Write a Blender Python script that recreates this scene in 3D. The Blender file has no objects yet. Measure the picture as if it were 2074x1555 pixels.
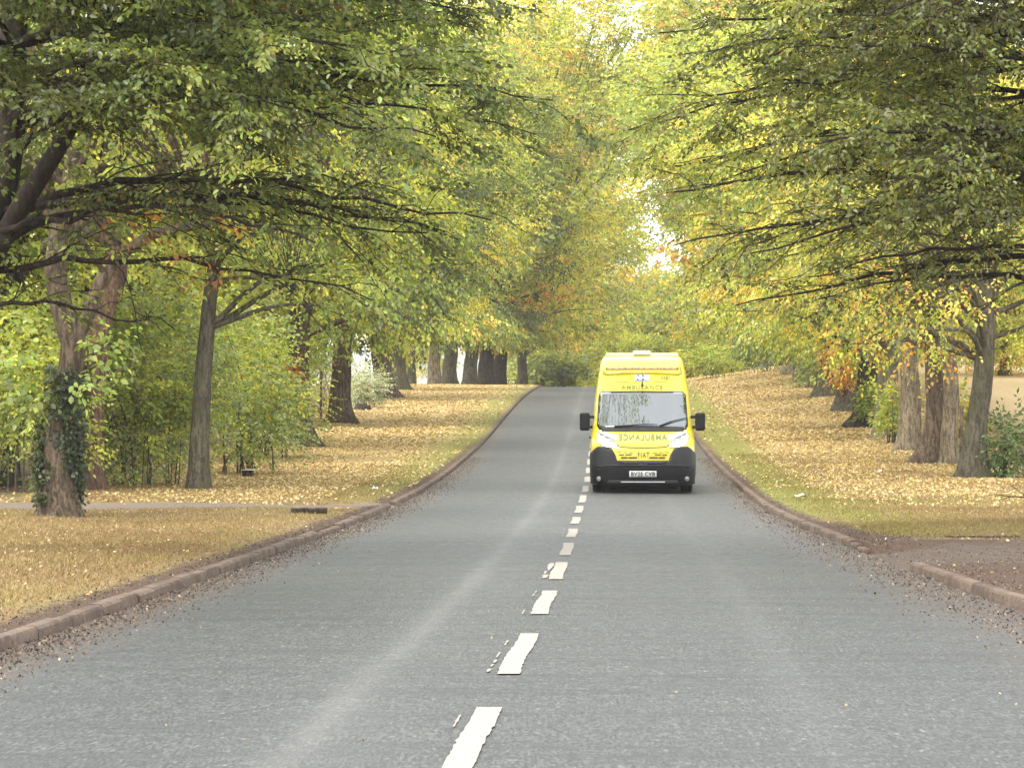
import bpy, math, random
import numpy as np
from mathutils import Vector
from mathutils.geometry import delaunay_2d_cdt

random.seed(7)
RNG = np.random.default_rng(11)
SC = bpy.context.scene
COL = SC.collection
R = math.radians

# ------------------------------------------------------------------ camera
FPX = 6900.0            # focal length in pixels of the 2074 px wide photograph
CX, HY = 1037.0, 745.0  # image centre column, horizon row
ZC = 2.45               # eye height above the lowest point of the road
cam_d = bpy.data.cameras.new('camera')
cam = bpy.data.objects.new('camera', cam_d)
COL.objects.link(cam)
cam.location = (0, 0, ZC)
cam.rotation_euler = (R(90) - (777.5 - HY) / FPX, 0, 0)
cam_d.sensor_width = 36.0
cam_d.lens = 36.0 * FPX / 2074.0
cam_d.clip_start = 0.5
cam_d.clip_end = 9000
SC.camera = cam

# ------------------------------------------------------------------ light
SUN_EL, SUN_ROT = 52.0, 222.0
w = bpy.data.worlds.new('World')
SC.world = w
w.use_nodes = True
nt = w.node_tree
nt.nodes.clear()
sky = nt.nodes.new('ShaderNodeTexSky')
sky.sky_type = 'NISHITA'
sky.sun_disc = False
sky.sun_elevation = R(SUN_EL)
sky.sun_rotation = R(SUN_ROT)
sky.dust_density = 0.6
sky.air_density = 1.0
hs = nt.nodes.new('ShaderNodeHueSaturation')
hs.inputs['Saturation'].default_value = 0.42
bg = nt.nodes.new('ShaderNodeBackground')
bg.inputs['Strength'].default_value = 0.15
wo = nt.nodes.new('ShaderNodeOutputWorld')
nt.links.new(sky.outputs[0], hs.inputs['Color'])
# a thin bright layer of cloud over the clear-sky model
tcw = nt.nodes.new('ShaderNodeTexCoord')
cn = nt.nodes.new('ShaderNodeTexNoise')
cn.inputs['Scale'].default_value = 2.2
cn.inputs['Detail'].default_value = 5
nt.links.new(tcw.outputs['Generated'], cn.inputs['Vector'])
cr_ = nt.nodes.new('ShaderNodeMapRange')
for i_, v_ in enumerate((.3, .7, .55, .85)): cr_.inputs[i_ + 1].default_value = v_
nt.links.new(cn.outputs[0], cr_.inputs[0])
cm = nt.nodes.new('ShaderNodeMix')
cm.data_type = 'RGBA'
nt.links.new(cr_.outputs[0], cm.inputs[0])
nt.links.new(hs.outputs[0], cm.inputs[6])
cm.inputs[7].default_value = (6.6, 6.6, 6.5, 1)
nt.links.new(cm.outputs[2], bg.inputs['Color'])
nt.links.new(bg.outputs[0], wo.inputs[0])

sun_d = bpy.data.lights.new('sun', 'SUN')
sun = bpy.data.objects.new('sun', sun_d)
COL.objects.link(sun)
sun_d.energy = 1.5
sun_d.angle = R(28)
sun_d.color = (1.0, 0.93, 0.80)
e, a = R(SUN_EL), R(SUN_ROT)
sdir = Vector((math.sin(a) * math.cos(e), math.cos(a) * math.cos(e), math.sin(e)))
sun.rotation_euler = (-sdir).to_track_quat('-Z', 'Y').to_euler()

SC.view_settings.view_transform = 'Standard'
SC.view_settings.look = 'None'
SC.view_settings.exposure = 1.8
SC.view_settings.gamma = 1.0
SC.cycles.max_bounces = 8
SC.cycles.diffuse_bounces = 4
SC.cycles.transmission_bounces = 6
SC.cycles.transparent_max_bounces = 4
SC.cycles.sample_clamp_indirect = 6.0
SC.render.film_transparent = False
SC.cycles.volume_bounces = 1
HAZE = 0.0002


# ------------------------------------------------------------------ helpers
def tag(o, label=None, cat=None, group=None, kind=None):
    if label: o['label'] = label
    if cat: o['category'] = cat
    if group: o['group'] = group
    if kind: o['kind'] = kind
    return o


def empty(name, loc, rz=0.0):
    o = bpy.data.objects.new(name, None)
    COL.objects.link(o)
    o.location = loc
    o.rotation_euler = (0, 0, rz)
    o.empty_display_size = 0.2
    return o


def np_mesh(name, verts, faces, mat=None, parent=None, tint=None, smooth=False, attrs=None, uv=None):
    """faces: an (n,k) int array, or a list of lists."""
    me = bpy.data.meshes.new(name)
    verts = np.asarray(verts, dtype=np.float32).reshape(-1, 3)
    if isinstance(faces, np.ndarray):
        nf, k = faces.shape
        me.vertices.add(len(verts))
        me.vertices.foreach_set('co', verts.ravel())
        me.loops.add(nf * k)
        me.loops.foreach_set('vertex_index', faces.astype(np.int32).ravel())
        me.polygons.add(nf)
        me.polygons.foreach_set('loop_start', (np.arange(nf) * k).astype(np.int32))
        me.update(calc_edges=True)
    else:
        me.from_pydata([tuple(map(float, v)) for v in verts], [], [tuple(map(int, f)) for f in faces])
        me.update()
    if tint is not None:
        at = me.attributes.new('tint', 'FLOAT_COLOR', 'POINT')
        c = np.ones((len(verts), 4), dtype=np.float32)
        c[:, :3] = tint
        at.data.foreach_set('color', c.ravel())
    if attrs:
        for an, av in attrs.items():
            at = me.attributes.new(an, 'FLOAT', 'POINT')
            at.data.foreach_set('value', np.asarray(av, dtype=np.float32).ravel())
    if smooth:
        me.polygons.foreach_set('use_smooth', np.ones(len(me.polygons), dtype=bool))
    if mat: me.materials.append(mat)
    o = bpy.data.objects.new(name, me)
    COL.objects.link(o)
    if parent: o.parent = parent
    return o


def copy_tree(o, parent=None):
    c = o.copy()
    COL.objects.link(c)
    c.parent = parent
    for ch in list(o.children):
        copy_tree(ch, c)
    return c


# ------------------------------------------------------------------ materials
def new_mat(name):
    m = bpy.data.materials.new(name)
    m.use_nodes = True
    n = m.node_tree
    n.nodes.clear()
    out = n.nodes.new('ShaderNodeOutputMaterial')
    return m, n, out


def N(n, t, **kw):
    nd = n.nodes.new(t)
    for k, v in kw.items():
        if k in nd.inputs.keys() if hasattr(nd.inputs, 'keys') else False:
            nd.inputs[k].default_value = v
        else:
            setattr(nd, k, v)
    return nd


def math_n(n, op, a, b=None, clamp=False):
    nd = n.nodes.new('ShaderNodeMath')
    nd.operation = op
    nd.use_clamp = clamp
    for i, v in enumerate((a, b)):
        if v is None: continue
        if isinstance(v, (int, float)): nd.inputs[i].default_value = v
        else: n.links.new(v, nd.inputs[i])
    return nd.outputs[0]


def mix_c(n, fac, a, b, mode='MIX'):
    nd = n.nodes.new('ShaderNodeMix')
    nd.data_type = 'RGBA'
    nd.blend_type = mode
    for i, v in ((0, fac), (6, a), (7, b)):
        if isinstance(v, (int, float)): nd.inputs[i].default_value = v
        elif isinstance(v, tuple): nd.inputs[i].default_value = (*v, 1)
        else: n.links.new(v, nd.inputs[i])
    return nd.outputs[2]


def maprange(n, v, a, b, c=0.0, d=1.0, smooth=True):
    nd = n.nodes.new('ShaderNodeMapRange')
    nd.interpolation_type = 'SMOOTHSTEP' if smooth else 'LINEAR'
    n.links.new(v, nd.inputs[0])
    for i, x in enumerate((a, b, c, d)): nd.inputs[i + 1].default_value = x
    return nd.outputs[0]


def noise(n, vec, scale, detail=3.0, rough=0.55, sc=None):
    if sc:
        mp = n.nodes.new('ShaderNodeMapping')
        mp.inputs['Scale'].default_value = sc
        n.links.new(vec, mp.inputs[0])
        vec = mp.outputs[0]
    nd = n.nodes.new('ShaderNodeTexNoise')
    nd.inputs['Scale'].default_value = scale
    nd.inputs['Detail'].default_value = detail
    nd.inputs['Roughness'].default_value = rough
    n.links.new(vec, nd.inputs['Vector'])
    return nd.outputs[0]


def bump(n, h, strength, dist):
    nd = n.nodes.new('ShaderNodeBump')
    nd.inputs['Strength'].default_value = strength
    nd.inputs['Distance'].default_value = dist
    n.links.new(h, nd.inputs['Height'])
    return nd.outputs[0]


def princ(n, out, base, rough=0.5, metal=0.0, spec=0.5, normal=None, coat=0.0):
    p = n.nodes.new('ShaderNodeBsdfPrincipled')
    if isinstance(base, tuple): p.inputs['Base Color'].default_value = (*base, 1)
    else: n.links.new(base, p.inputs['Base Color'])
    if isinstance(rough, (int, float)): p.inputs['Roughness'].default_value = rough
    else: n.links.new(rough, p.inputs['Roughness'])
    p.inputs['Metallic'].default_value = metal
    p.inputs['Specular IOR Level'].default_value = spec
    p.inputs['Coat Weight'].default_value = coat
    p.inputs['Coat Roughness'].default_value = 0.06
    if normal is not None: n.links.new(normal, p.inputs['Normal'])
    n.links.new(p.outputs[0], out.inputs[0])
    return p


def plain(name, base, rough=0.5, metal=0.0, spec=0.5, coat=0.0, var=0.12, scale=8.0):
    m, n, out = new_mat(name)
    tc = n.nodes.new('ShaderNodeTexCoord')
    f = noise(n, tc.outputs['Object'], scale, 4)
    c = mix_c(n, maprange(n, f, 0.3, 0.7), tuple(x * (1 - var) for x in base), tuple(min(1, x * (1 + var)) for x in base))
    princ(n, out, c, rough, metal, spec, coat=coat)
    return m


def leaf_mat(name, trans=0.45, gloss=0.05, tr_gain=(1.25, 1.2, 0.7)):
    m, n, out = new_mat(name)
    at = n.nodes.new('ShaderNodeAttribute')
    at.attribute_name = 'tint'
    df = n.nodes.new('ShaderNodeBsdfDiffuse')
    n.links.new(at.outputs['Color'], df.inputs[0])
    tl = n.nodes.new('ShaderNodeBsdfTranslucent')
    n.links.new(mix_c(n, 1.0, at.outputs['Color'], tr_gain, 'MULTIPLY'), tl.inputs[0])
    mx = n.nodes.new('ShaderNodeMixShader')
    mx.inputs[0].default_value = trans
    n.links.new(df.outputs[0], mx.inputs[1])
    n.links.new(tl.outputs[0], mx.inputs[2])
    gl = n.nodes.new('ShaderNodeBsdfGlossy')
    gl.inputs['Roughness'].default_value = 0.42
    gl.inputs['Color'].default_value = (0.9, 0.95, 0.9, 1)
    mx2 = n.nodes.new('ShaderNodeMixShader')
    mx2.inputs[0].default_value = gloss
    n.links.new(mx.outputs[0], mx2.inputs[1])
    n.links.new(gl.outputs[0], mx2.inputs[2])
    n.links.new(mx2.outputs[0], out.inputs[0])
    return m


def bark_mat(name, dark, light, moss=None, vscale=1.0):
    m, n, out = new_mat(name)
    tc = n.nodes.new('ShaderNodeTexCoord')
    v = tc.outputs['Object']
    f = math_n(n, 'ADD', math_n(n, 'MULTIPLY', noise(n, v, 9, 6, 0.65, sc=(1.7, 1.7, 0.36 * vscale)), .65), math_n(n, 'MULTIPLY', noise(n, v, 26, 4, .7, sc=(1, 1, .6)), .35))
    g = noise(n, v, 1.3, 3)
    c = mix_c(n, maprange(n, f, 0.40, 0.60), dark, light)
    c = mix_c(n, maprange(n, g, 0.4, 0.7, 0, 0.45), c, tuple(x * 0.55 for x in dark))
    if moss:
        gm = noise(n, v, 2.2, 5)
        c = mix_c(n, maprange(n, gm, 0.48, 0.66, 0, 0.75), c, moss)
    princ(n, out, c, 0.9, 0, 0.15, normal=bump(n, f, 1.0, 0.09))
    return m


LEAF = leaf_mat('leaf', 0.5, 0.035, (1.55, 1.45, .8))
LEAF_DRY = leaf_mat('dry_leaf', 0.15, 0.03, (1, 1, 0.9))
GRASSM = leaf_mat('grass_blade', 0.3, 0.03)
BARK = {
    'dark': bark_mat('dark_bark', (0.0231, 0.0185, 0.0145), (0.0660, 0.0541, 0.0409)),
    'brown': bark_mat('brown_bark', (0.0577, 0.0429, 0.0314), (0.1897, 0.1444, 0.1031)),
    'red': bark_mat('reddish_bark', (0.0668, 0.0410, 0.0302), (0.2138, 0.1337, 0.0936)),
    'grey': bark_mat('grey_bark', (0.0495, 0.0436, 0.0330), (0.1452, 0.1287, 0.0924), moss=(0.0858, 0.0924, 0.0462)),
    'pale': bark_mat('pale_bark', (0.095, 0.076, 0.052), (0.285, 0.235, 0.165)),
    'palegreen': bark_mat('pale_mossy_bark', (0.1188, 0.1109, 0.0792), (0.2930, 0.2732, 0.1980), moss=(0.1742, 0.1901, 0.1109)),
    'twig': bark_mat('twig_bark', (0.0185, 0.0145, 0.0119), (0.0495, 0.0383, 0.0284)),
    'stem': bark_mat('shrub_stem', (0.0660, 0.0515, 0.0363), (0.1782, 0.1452, 0.1056)),
}

# ------------------------------------------------------------------ the lie of the land
_d = np.arange(-60, 3601, 1.0)


def smooth_tab(xs, ys, sig):
    y = np.interp(_d, xs, ys)
    k = np.arange(-3 * sig, 3 * sig + 1)
    g = np.exp(-0.5 * (k / sig) ** 2); g /= g.sum()
    yp = np.pad(y, len(k) // 2, mode='edge')
    return np.convolve(yp, g, mode='valid')


_H = smooth_tab(
    [-60, 0, 10, 16.5, 22.5, 28.5, 34.5, 40.5, 46.5, 52.5, 58.5, 64.5, 72, 80, 90, 100, 110, 120, 130, 140, 155, 170, 185, 200, 220, 260, 320, 700, 1500, 3600],
    [0.5, 1.4, 1.55, 1.65, 1.75, 1.865, 1.975, 2.09, 2.2, 2.305, 2.385, 2.43, 2.45, 2.44, 2.37, 2.25, 2.07, 1.83, 1.62, 1.42, 1.2, 1.08, 1.0, 1.12, 1.5, 2.6, 4.2, 5.5, 6.5, 8.5], 4)
_X = smooth_tab(
    [-60, 0, 16.5, 22.5, 28.5, 34.5, 40.5, 46.5, 52.5, 58.5, 64.5, 70.5, 76.5, 82.5, 100, 120, 140, 155, 170, 185, 200, 250, 300, 400, 3600],
    [-3.0, -.72, -.12, .13, .32, .515, .68, .84, 1.0, 1.17, 1.36, 1.54, 1.70, 1.86, 2.35, 2.92, 3.49, 3.92, 4.34, 4.77, 5.3, 8.0, 13, 26, 300], 4)
_HWR = smooth_tab([-60, 12, 16, 25, 32, 38, 48, 56, 3600], [4.6, 4.3, 4.1, 3.68, 3.42, 3.34, 3.2, 3.12, 3.12], 3)
_HWL = smooth_tab([-60, 3600], [3.22, 3.22], 3)
_FARL = smooth_tab([-60, 60, 130, 200, 300, 500, 1000, 3600], [2.2, 2.3, 2.1, 1.8, 2.6, 3.6, 5.0, 8.5], 6)
_FARR = smooth_tab([-60, 60, 130, 200, 300, 500, 1000, 3600], [1.6, 1.9, 0.9, 0.2, 0.5, 2.0, 5.0, 8.5], 6)


def tabf(t):
    return lambda d: np.interp(d, _d, t)


hroad, xc, hwr, hwl, farl, farr = map(tabf, (_H, _X, _HWR, _HWL, _FARL, _FARR))


def sstep(a, b, x):
    t = np.clip((np.asarray(x, float) - a) / (b - a), 0, 1)
    return t * t * (3 - 2 * t)


def wob(x, y):
    return (np.sin(x * 1.3 + y * .37) + np.sin(y * .9 - x * .6 + 1.3) + np.sin(x * .45 + 2.1) * np.sin(y * .31)) * 0.016


def zroad(d, u=0.0):
    return ZC - hroad(d) - 0.0025 * np.asarray(u, float) ** 2


def gz(x, y):
    """height of the verge / field surface"""
    x = np.asarray(x, float); y = np.asarray(y, float)
    u = x - xc(y)
    zr = ZC - hroad(y) - 0.025
    left = u < 0
    a = np.where(left, -u - hwl(y), u - hwr(y))
    bank = np.interp(np.clip(a, 0, 30), [0, 0.3, 2, 6.5, 12, 30], [0, 0.02, .38, .98, 1.2, 1.3]) * sstep(85, 172, y)
    bl = 0.074 + wob(x, y) * sstep(.1, .8, a)
    gap = np.where(left, sstep(57.4, 57.9, y) * (1 - sstep(59.1, 59.6, y)) * .25, sstep(33.2, 33.9, y) * (1 - sstep(38.1, 38.9, y))) * (1 - sstep(.8, 4.5, a)) * .085
    bl = bl - gap
    zl = zr + bl + 0.05 * sstep(2, 8, a)
    zrr = zr + bl + bank + .05 * sstep(2, 8, a)
    z = np.where(left, zl, zrr)
    far = np.where(left, ZC - farl(y), ZC - farr(y))
    t = np.where(left, sstep(9, 45, a), sstep(10, 40, a))
    z = z * (1 - t) + far * t
    # under the road
    return np.where(a < 0.10, zr - 0.14, z)


def at_pixel(px, py, dmin=18, dmax=330):
    """where the sight line through a pixel of the photograph meets the ground"""
    ds = np.arange(dmin, dmax, 0.2)
    X = (px - CX) * ds / FPX
    zray = ZC - (py - HY) * ds / FPX
    g = gz(X, ds)
    i = np.argmax(g >= zray)
    if g[i] < zray[i]: i = len(ds) - 1
    return float(X[i]), float(ds[i])


def build_ground():
    ys = np.concatenate([np.arange(-40, 12, 2.0), np.arange(12, 80, 0.4), np.arange(80, 240, 1.0), np.arange(240, 400, 5), np.arange(400, 1000, 40), np.arange(1000, 3601, 200)])
    offs = np.concatenate([[0.11, 0.13, 0.3], np.arange(.5, 10, .35), np.arange(10, 22, 1.0), [24, 28, 34, 42, 55, 75, 110, 170, 260, 400, 650, 1000, 1600]])
    nl = len(offs)
    rows = []
    for y in ys:
        l = xc(y) - hwl(y) - offs[::-1]
        r = xc(y) + hwr(y) + offs
        mid = np.array([xc(y) - hwl(y) - .09, xc(y), xc(y) + hwr(y) + .09])
        rows.append(np.concatenate([l, mid, r]))
    X = np.array(rows)
    Y = np.repeat(ys[:, None], X.shape[1], 1)
    Z = gz(X, Y)
    V = np.stack([X, Y, Z], -1).reshape(-1, 3)
    ny, nx = X.shape
    idx = np.arange(ny * nx).reshape(ny, nx)
    F = np.stack([idx[:-1, :-1], idx[:-1, 1:], idx[1:, 1:], idx[1:, :-1]], -1).reshape(-1, 4)
    u = X - xc(Y)
    a = np.where(u < 0, -u - hwl(Y), u - hwr(Y))
    soil = 0.9 * np.exp(-(np.clip(a - .1, 0, 9) / np.where(u < 0, .38, .3)) ** 2) * (1 - sstep(75, 110, Y) * .5)
    # bare strip along the right kerb and the gravel mouth of the drive
    soil = np.maximum(soil, (u > 0) * (1 - sstep(37, 44, Y - 0.25 * a)) * 1.0)
    soil = np.maximum(soil, (u > 0) * np.exp(-(a / 1.2) ** 2) * (1 - sstep(44, 56, Y)) * .9)
    soil = np.maximum(soil, (u < 0) * sstep(5.5, 8.5, a) * .75 * (1 - sstep(120, 170, Y)))
    soil = np.maximum(soil, (u > 0) * sstep(6.2, 8.5, a) * .4 * (1 - sstep(150, 190, Y)))
    field = np.where(u < 0, sstep(11, 16, a), sstep(9, 12, a))
    litter = np.where(u < 0, np.exp(-((a - 3.4) / 2.6) ** 2) * sstep(58, 72, Y), np.exp(-((a - 4.2) / 2.8) ** 2) * sstep(58, 76, Y))
    green = np.where(u < 0, np.exp(-((a - .9) / .8) ** 2) * .8 * sstep(55, 75, Y) + .22 * sstep(20, 30, Y), np.exp(-((a - .9) / .9) ** 2) * sstep(44, 60, Y) + .5 * np.exp(-((Y - 60) / 7) ** 2))
    return np_mesh('ground', V, F, ground_mat(), smooth=True,
                   attrs=dict(soil=soil, field=field, litter=litter, green=green))


def ground_mat():
    m, n, out = new_mat('verge_ground')
    geo = n.nodes.new('ShaderNodeNewGeometry')
    P = geo.outputs['Position']

    def A(nm):
        t = n.nodes.new('ShaderNodeAttribute'); t.attribute_name = nm
        return t.outputs['Fac']
    n1 = noise(n, P, 0.7, 4)
    n2 = noise(n, P, 7.0, 5, .65)
    n3 = noise(n, P, 38.0, 4, .7)
    dry = mix_c(n, maprange(n, n2, .35, .65), (0.18, 0.122, 0.063), (0.30, 0.215, 0.11))
    grn = mix_c(n, maprange(n, n3, .35, .65), (0.13, 0.14, 0.035), (0.26, 0.25, 0.07))
    gf = math_n(n, 'ADD', A('green'), maprange(n, n1, .35, .7, -.2, .45))
    c = mix_c(n, maprange(n, gf, .15, .95), dry, grn)
    lit = mix_c(n, maprange(n, n3, .35, .65), (0.33, 0.225, 0.095), (0.53, 0.39, 0.18))
    lf = math_n(n, 'MULTIPLY', A('litter'), maprange(n, n2, .3, .62))
    c = mix_c(n, maprange(n, lf, .12, .6, 0, .85), c, lit)
    so = mix_c(n, maprange(n, n3, .3, .7), (0.045, 0.030, 0.022), (0.15, 0.105, 0.08))
    sf = math_n(n, 'ADD', A('soil'), maprange(n, n2, .3, .7, -.28, .28))
    c = mix_c(n, maprange(n, sf, .42, .62), c, so)
    fl = mix_c(n, maprange(n, n2, .3, .7), (0.34, 0.25, 0.135), (0.48, 0.37, 0.21))
    c = mix_c(n, A('field'), c, fl)
    h = math_n(n, 'ADD', n3, n2)
    princ(n, out, c, 0.95, 0, 0.1, normal=bump(n, h, .8, .05))
    return m


# ------------------------------------------------------------------ road
def road_mat():
    m, n, out = new_mat('worn_asphalt')
    uvn = n.nodes.new('ShaderNodeAttribute'); uvn.attribute_name = 'across'
    U = uvn.outputs['Fac']
    el = n.nodes.new('ShaderNodeAttribute'); el.attribute_name = 'edge'
    E = el.outputs['Fac']
    geo = n.nodes.new('ShaderNodeNewGeometry')
    P = geo.outputs['Position']
    g1 = noise(n, P, 1.0, 3, .7, sc=(62, 11, 40))
    vo = n.nodes.new('ShaderNodeTexVoronoi')
    vo.inputs['Scale'].default_value = 70
    vm = n.nodes.new('ShaderNodeMapping'); vm.inputs['Scale'].default_value = (1, .22, 1)
    n.links.new(P, vm.inputs[0]); n.links.new(vm.outputs[0], vo.inputs['Vector'])
    big = noise(n, P, 1.0, 4, .6, sc=(.9, .16, 1))
    tr = noise(n, P, 1.0, 5, .65, sc=(.35, 2.2, 1))
    med = noise(n, P, 9, 4, .6)
    c = mix_c(n, maprange(n, g1, .34, .68), (0.004, 0.0048, 0.0046), (0.074, 0.079, 0.0758))
    chip = maprange(n, vo.outputs['Color'], .80, .97, 0, .5)
    g2 = noise(n, P, 1.0, 4, .65, sc=(15, 6.5, 10))
    c = mix_c(n, maprange(n, g2, .46, .66, 0, .7), c, (0.014, 0.015, 0.0145))
    c = mix_c(n, chip, c, (0.21, 0.21, 0.205))
    c = mix_c(n, maprange(n, med, .38, .68, 0, .35), c, (0.075, 0.078, 0.08))
    c = mix_c(n, maprange(n, tr, .44, .68, 0, .55), c, (0.017, 0.018, 0.018))

    def streak(u0, wd, amt):
        x = math_n(n, 'DIVIDE', math_n(n, 'SUBTRACT', U, u0), wd)
        gss = math_n(n, 'EXPONENT', math_n(n, 'MULTIPLY', math_n(n, 'MULTIPLY', x, x), -1.0))
        return math_n(n, 'MULTIPLY', gss, maprange(n, big, .3, .65, amt * .45, amt))
    c = mix_c(n, streak(-.74, .10, .20), c, (0.19, 0.19, 0.185))
    c = mix_c(n, streak(-.62, .42, .13), c, (0.15, 0.153, 0.15))
    c = mix_c(n, streak(1.55, .14, .10), c, (0.15, 0.153, 0.15))
    c = mix_c(n, streak(.85, .35, .16), c, (0.025, 0.026, 0.027))
    c = mix_c(n, streak(-2.1, .5, .12), c, (0.025, 0.026, 0.027))
    d1 = noise(n, P, 3.2, 6, .7)
    ef = math_n(n, 'ADD', E, maprange(n, d1, .3, .7, -.45, .45))
    dirt = mix_c(n, maprange(n, g1, .3, .7), (0.022, 0.015, 0.011), (0.092, 0.066, 0.05))
    c = mix_c(n, maprange(n, ef, .38, .8, 0, .9), c, dirt)
    c = mix_c(n, maprange(n, E, 0.02, .5, 0, .22), c, (0.06, 0.052, 0.047))
    hh = math_n(n, 'ADD', g1, maprange(n, tr, .3, .7, 0, .6))
    princ(n, out, c, maprange(n, med, .3, .7, .52, .68), 0, 0.4, normal=bump(n, hh, .55, .012))
    return m


def build_road():
    ys = np.concatenate([np.arange(-35, 10, 1.0), np.arange(10, 90, .5), np.arange(90, 330, 1.0)])
    ts = np.linspace(-1, 1, 29)
    rows = []
    for y in ys:
        uu = np.where(ts < 0, ts * hwl(y), ts * hwr(y))
        rows.append(uu)
    U = np.array(rows)
    Y = np.repeat(ys[:, None], len(ts), 1)
    X = xc(Y) + U
    # splay the mouth of the drive a little
    Z = zroad(Y, U) + 0.006 * np.sin(Y * .8 + U * .7) * (np.abs(ts)[None, :] < .99)
    V = np.stack([X, Y, Z], -1).reshape(-1, 3)
    ny, nx = X.shape
    idx = np.arange(ny * nx).reshape(ny, nx)
    F = np.stack([idx[:-1, :-1], idx[:-1, 1:], idx[1:, 1:], idx[1:, :-1]], -1).reshape(-1, 4)
    side = np.where(U < 0, hwl(Y), hwr(Y)) - np.abs(U)
    wd = np.where(U < 0, .5, np.interp(Y, [20, 38, 60], [.8, .65, .4]))
    E = np.exp(-(side / wd) ** 2)
    E = E * (1 - .35 * sstep(80, 130, Y))
    o = np_mesh('road', V, F, road_mat(), smooth=True, attrs=dict(across=U, edge=E))
    tag(o, kind='structure')
    return o


def road_surf(u, y):
    return zroad(y, u) + 0.006 * np.sin(y * .8 + u * .7)


def build_dashes(road):
    m, n, out = new_mat('road_paint')
    geo = n.nodes.new('ShaderNodeNewGeometry')
    P = geo.outputs['Position']
    f = noise(n, P, 55, 4, .7)
    g = noise(n, P, 4, 3)
    c = mix_c(n, maprange(n, f, .35, .7), (0.22, 0.20, 0.17), (0.37, 0.335, 0.29))
    c = mix_c(n, maprange(n, g, .42, .72, 0, .5), c, (0.27, 0.245, 0.21))
    wr = noise(n, P, 1.0, 5, .75, sc=(40, 10, 1))
    c = mix_c(n, maprange(n, wr, .60, .70, 0, .8), c, (0.09, 0.09, 0.085))
    princ(n, out, c, .7, 0, .3)
    rng = np.random.default_rng(5)
    for k in range(0, 24):
        far = 16.5 + 6 * k - 6
        ln = 3.8
        ts = np.linspace(far - ln, far, 40)
        wob_ = 0.006 * np.sin(ts * 2 + k) + rng.normal(0, .0015, 40)
        hw = .062
        ul = -hw + wob_ + rng.normal(0, .0025, 40)
        ur = hw + wob_ + rng.normal(0, .003, 40)
        off = .008
        V = []
        for t, l, r_ in zip(ts, ul, ur):
            V.append((xc(t) + l, t, road_surf(l, t) + off)); V.append((xc(t) + r_, t, road_surf(r_, t) + off))
        F = [(2 * i, 2 * i + 1, 2 * i + 3, 2 * i + 2) for i in range(39)]
        np_mesh('lane_dash', V, F, m, road)
        if k in (0, 1, 2, 3, 4, 6):   # remains of the older line beside it
            V, F = [], []
            s = {0: .3, 1: .45, 2: .6, 3: .25, 4: 1.0, 6: .4}[k]
            t0 = far - ln + (-.5 if k != 4 else .2)
            while t0 < far - .3:
                L = rng.uniform(.15, .9) * (2.2 if k == 4 else 1)
                wdt = rng.uniform(.004, .010) * (3.0 if k == 4 else 1)
                if rng.random() < s:
                    uc = -.115 + rng.normal(0, .006)
                    b = len(V)
                    for q_, t in enumerate(np.linspace(t0, t0 + L, 9)):
                        ww = wdt * rng.uniform(.3, 1.5) * (.15 if q_ in (0, 8) else 1)
                        V += [(xc(t) + uc - ww, t, road_surf(uc, t) + off), (xc(t) + uc + ww, t, road_surf(uc, t) + off)]
                    F += [(b + 2 * i, b + 2 * i + 1, b + 2 * i + 3, b + 2 * i + 2) for i in range(8)]
                t0 += L + rng.uniform(.03, .22)
            if F: np_mesh('worn_dash', V, F, m, road)


def build_kerbs():
    m, n, out = new_mat('kerb_concrete')
    geo = n.nodes.new('ShaderNodeNewGeometry')
    P = geo.outputs['Position']
    f = noise(n, P, 30, 5, .7)
    g = noise(n, P, 2.3, 5, .65)
    at = n.nodes.new('ShaderNodeAttribute'); at.attribute_name = 'tint'
    c = mix_c(n, maprange(n, f, .3, .7), (0.085, 0.060, 0.045), (0.185, 0.135, 0.105))
    c = mix_c(n, maprange(n, g, .40, .66, 0, .75), c, (0.062, 0.045, 0.034))
    c = mix_c(n, 1.0, c, at.outputs['Color'], 'MULTIPLY')
    princ(n, out, c, .9, 0, .2, normal=bump(n, f, .5, .01))
    rng = np.random.default_rng(3)

    def run(name, side, y0, y1, sink=lambda y: 0):
        V, F, T = [], [], []
        y = y0
        while y < y1:
            L = .915
            dh = rng.normal(0, .0035) - sink(y)
            du = rng.normal(0, .005)
            prof = [(0.0, -.12), (.022 + du, .055), (.035, .074), (.05, .079), (.118, .081), (.122, -.12)]
            b = len(V)
            col = rng.uniform(.88, 1.08)
            for yy in (y + .003, y + L - .004):
                hw = hwl(yy) if side < 0 else hwr(yy)
                for (pu, pz) in prof:
                    uu = side * (hw + pu)
                    V.append((xc(yy) + uu, yy, ZC - hroad(yy) - .025 + pz + dh))
                    T.append((col, col, col))
            k = len(prof)
            for i in range(k - 1):
                q = (b + i, b + i + 1, b + k + i + 1, b + k + i)
                F.append(q if side > 0 else q[::-1])
            F.append(tuple(range(b, b + k))); F.append(tuple(range(b + k, b + 2 * k))[::-1])
            y += L
        o = np_mesh(name, V, F, m, tint=np.array(T))
        tag(o, kind='structure')
    run('kerb_left', -1, 6.0, 57.6, sink=lambda y: .03 if 43 < y < 47 else 0)
    run('kerb_left', -1, 59.4, 300)
    run('kerb_right', 1, 6.0, 33.4)
    run('kerb_right', 1, 38.6, 300, sink=lambda y: .055 * max(0, 1 - (y - 38.6) / 2.2))


# ------------------------------------------------------------------ leaves
GREEN, YGREEN, YELLOW, ORANGE, DGREEN, GGREEN, BRIGHT, RUST = (
    (.17, .215, .052), (.40, .42, .075), (.58, .47, .095), (.50, .26, .05), (.085, .112, .036), (.25, .30, .14), (.28, .345, .07), (.32, .15, .055))


def unit(v):
    return v / np.maximum(np.linalg.norm(v, axis=-1, keepdims=True), 1e-9)


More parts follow.
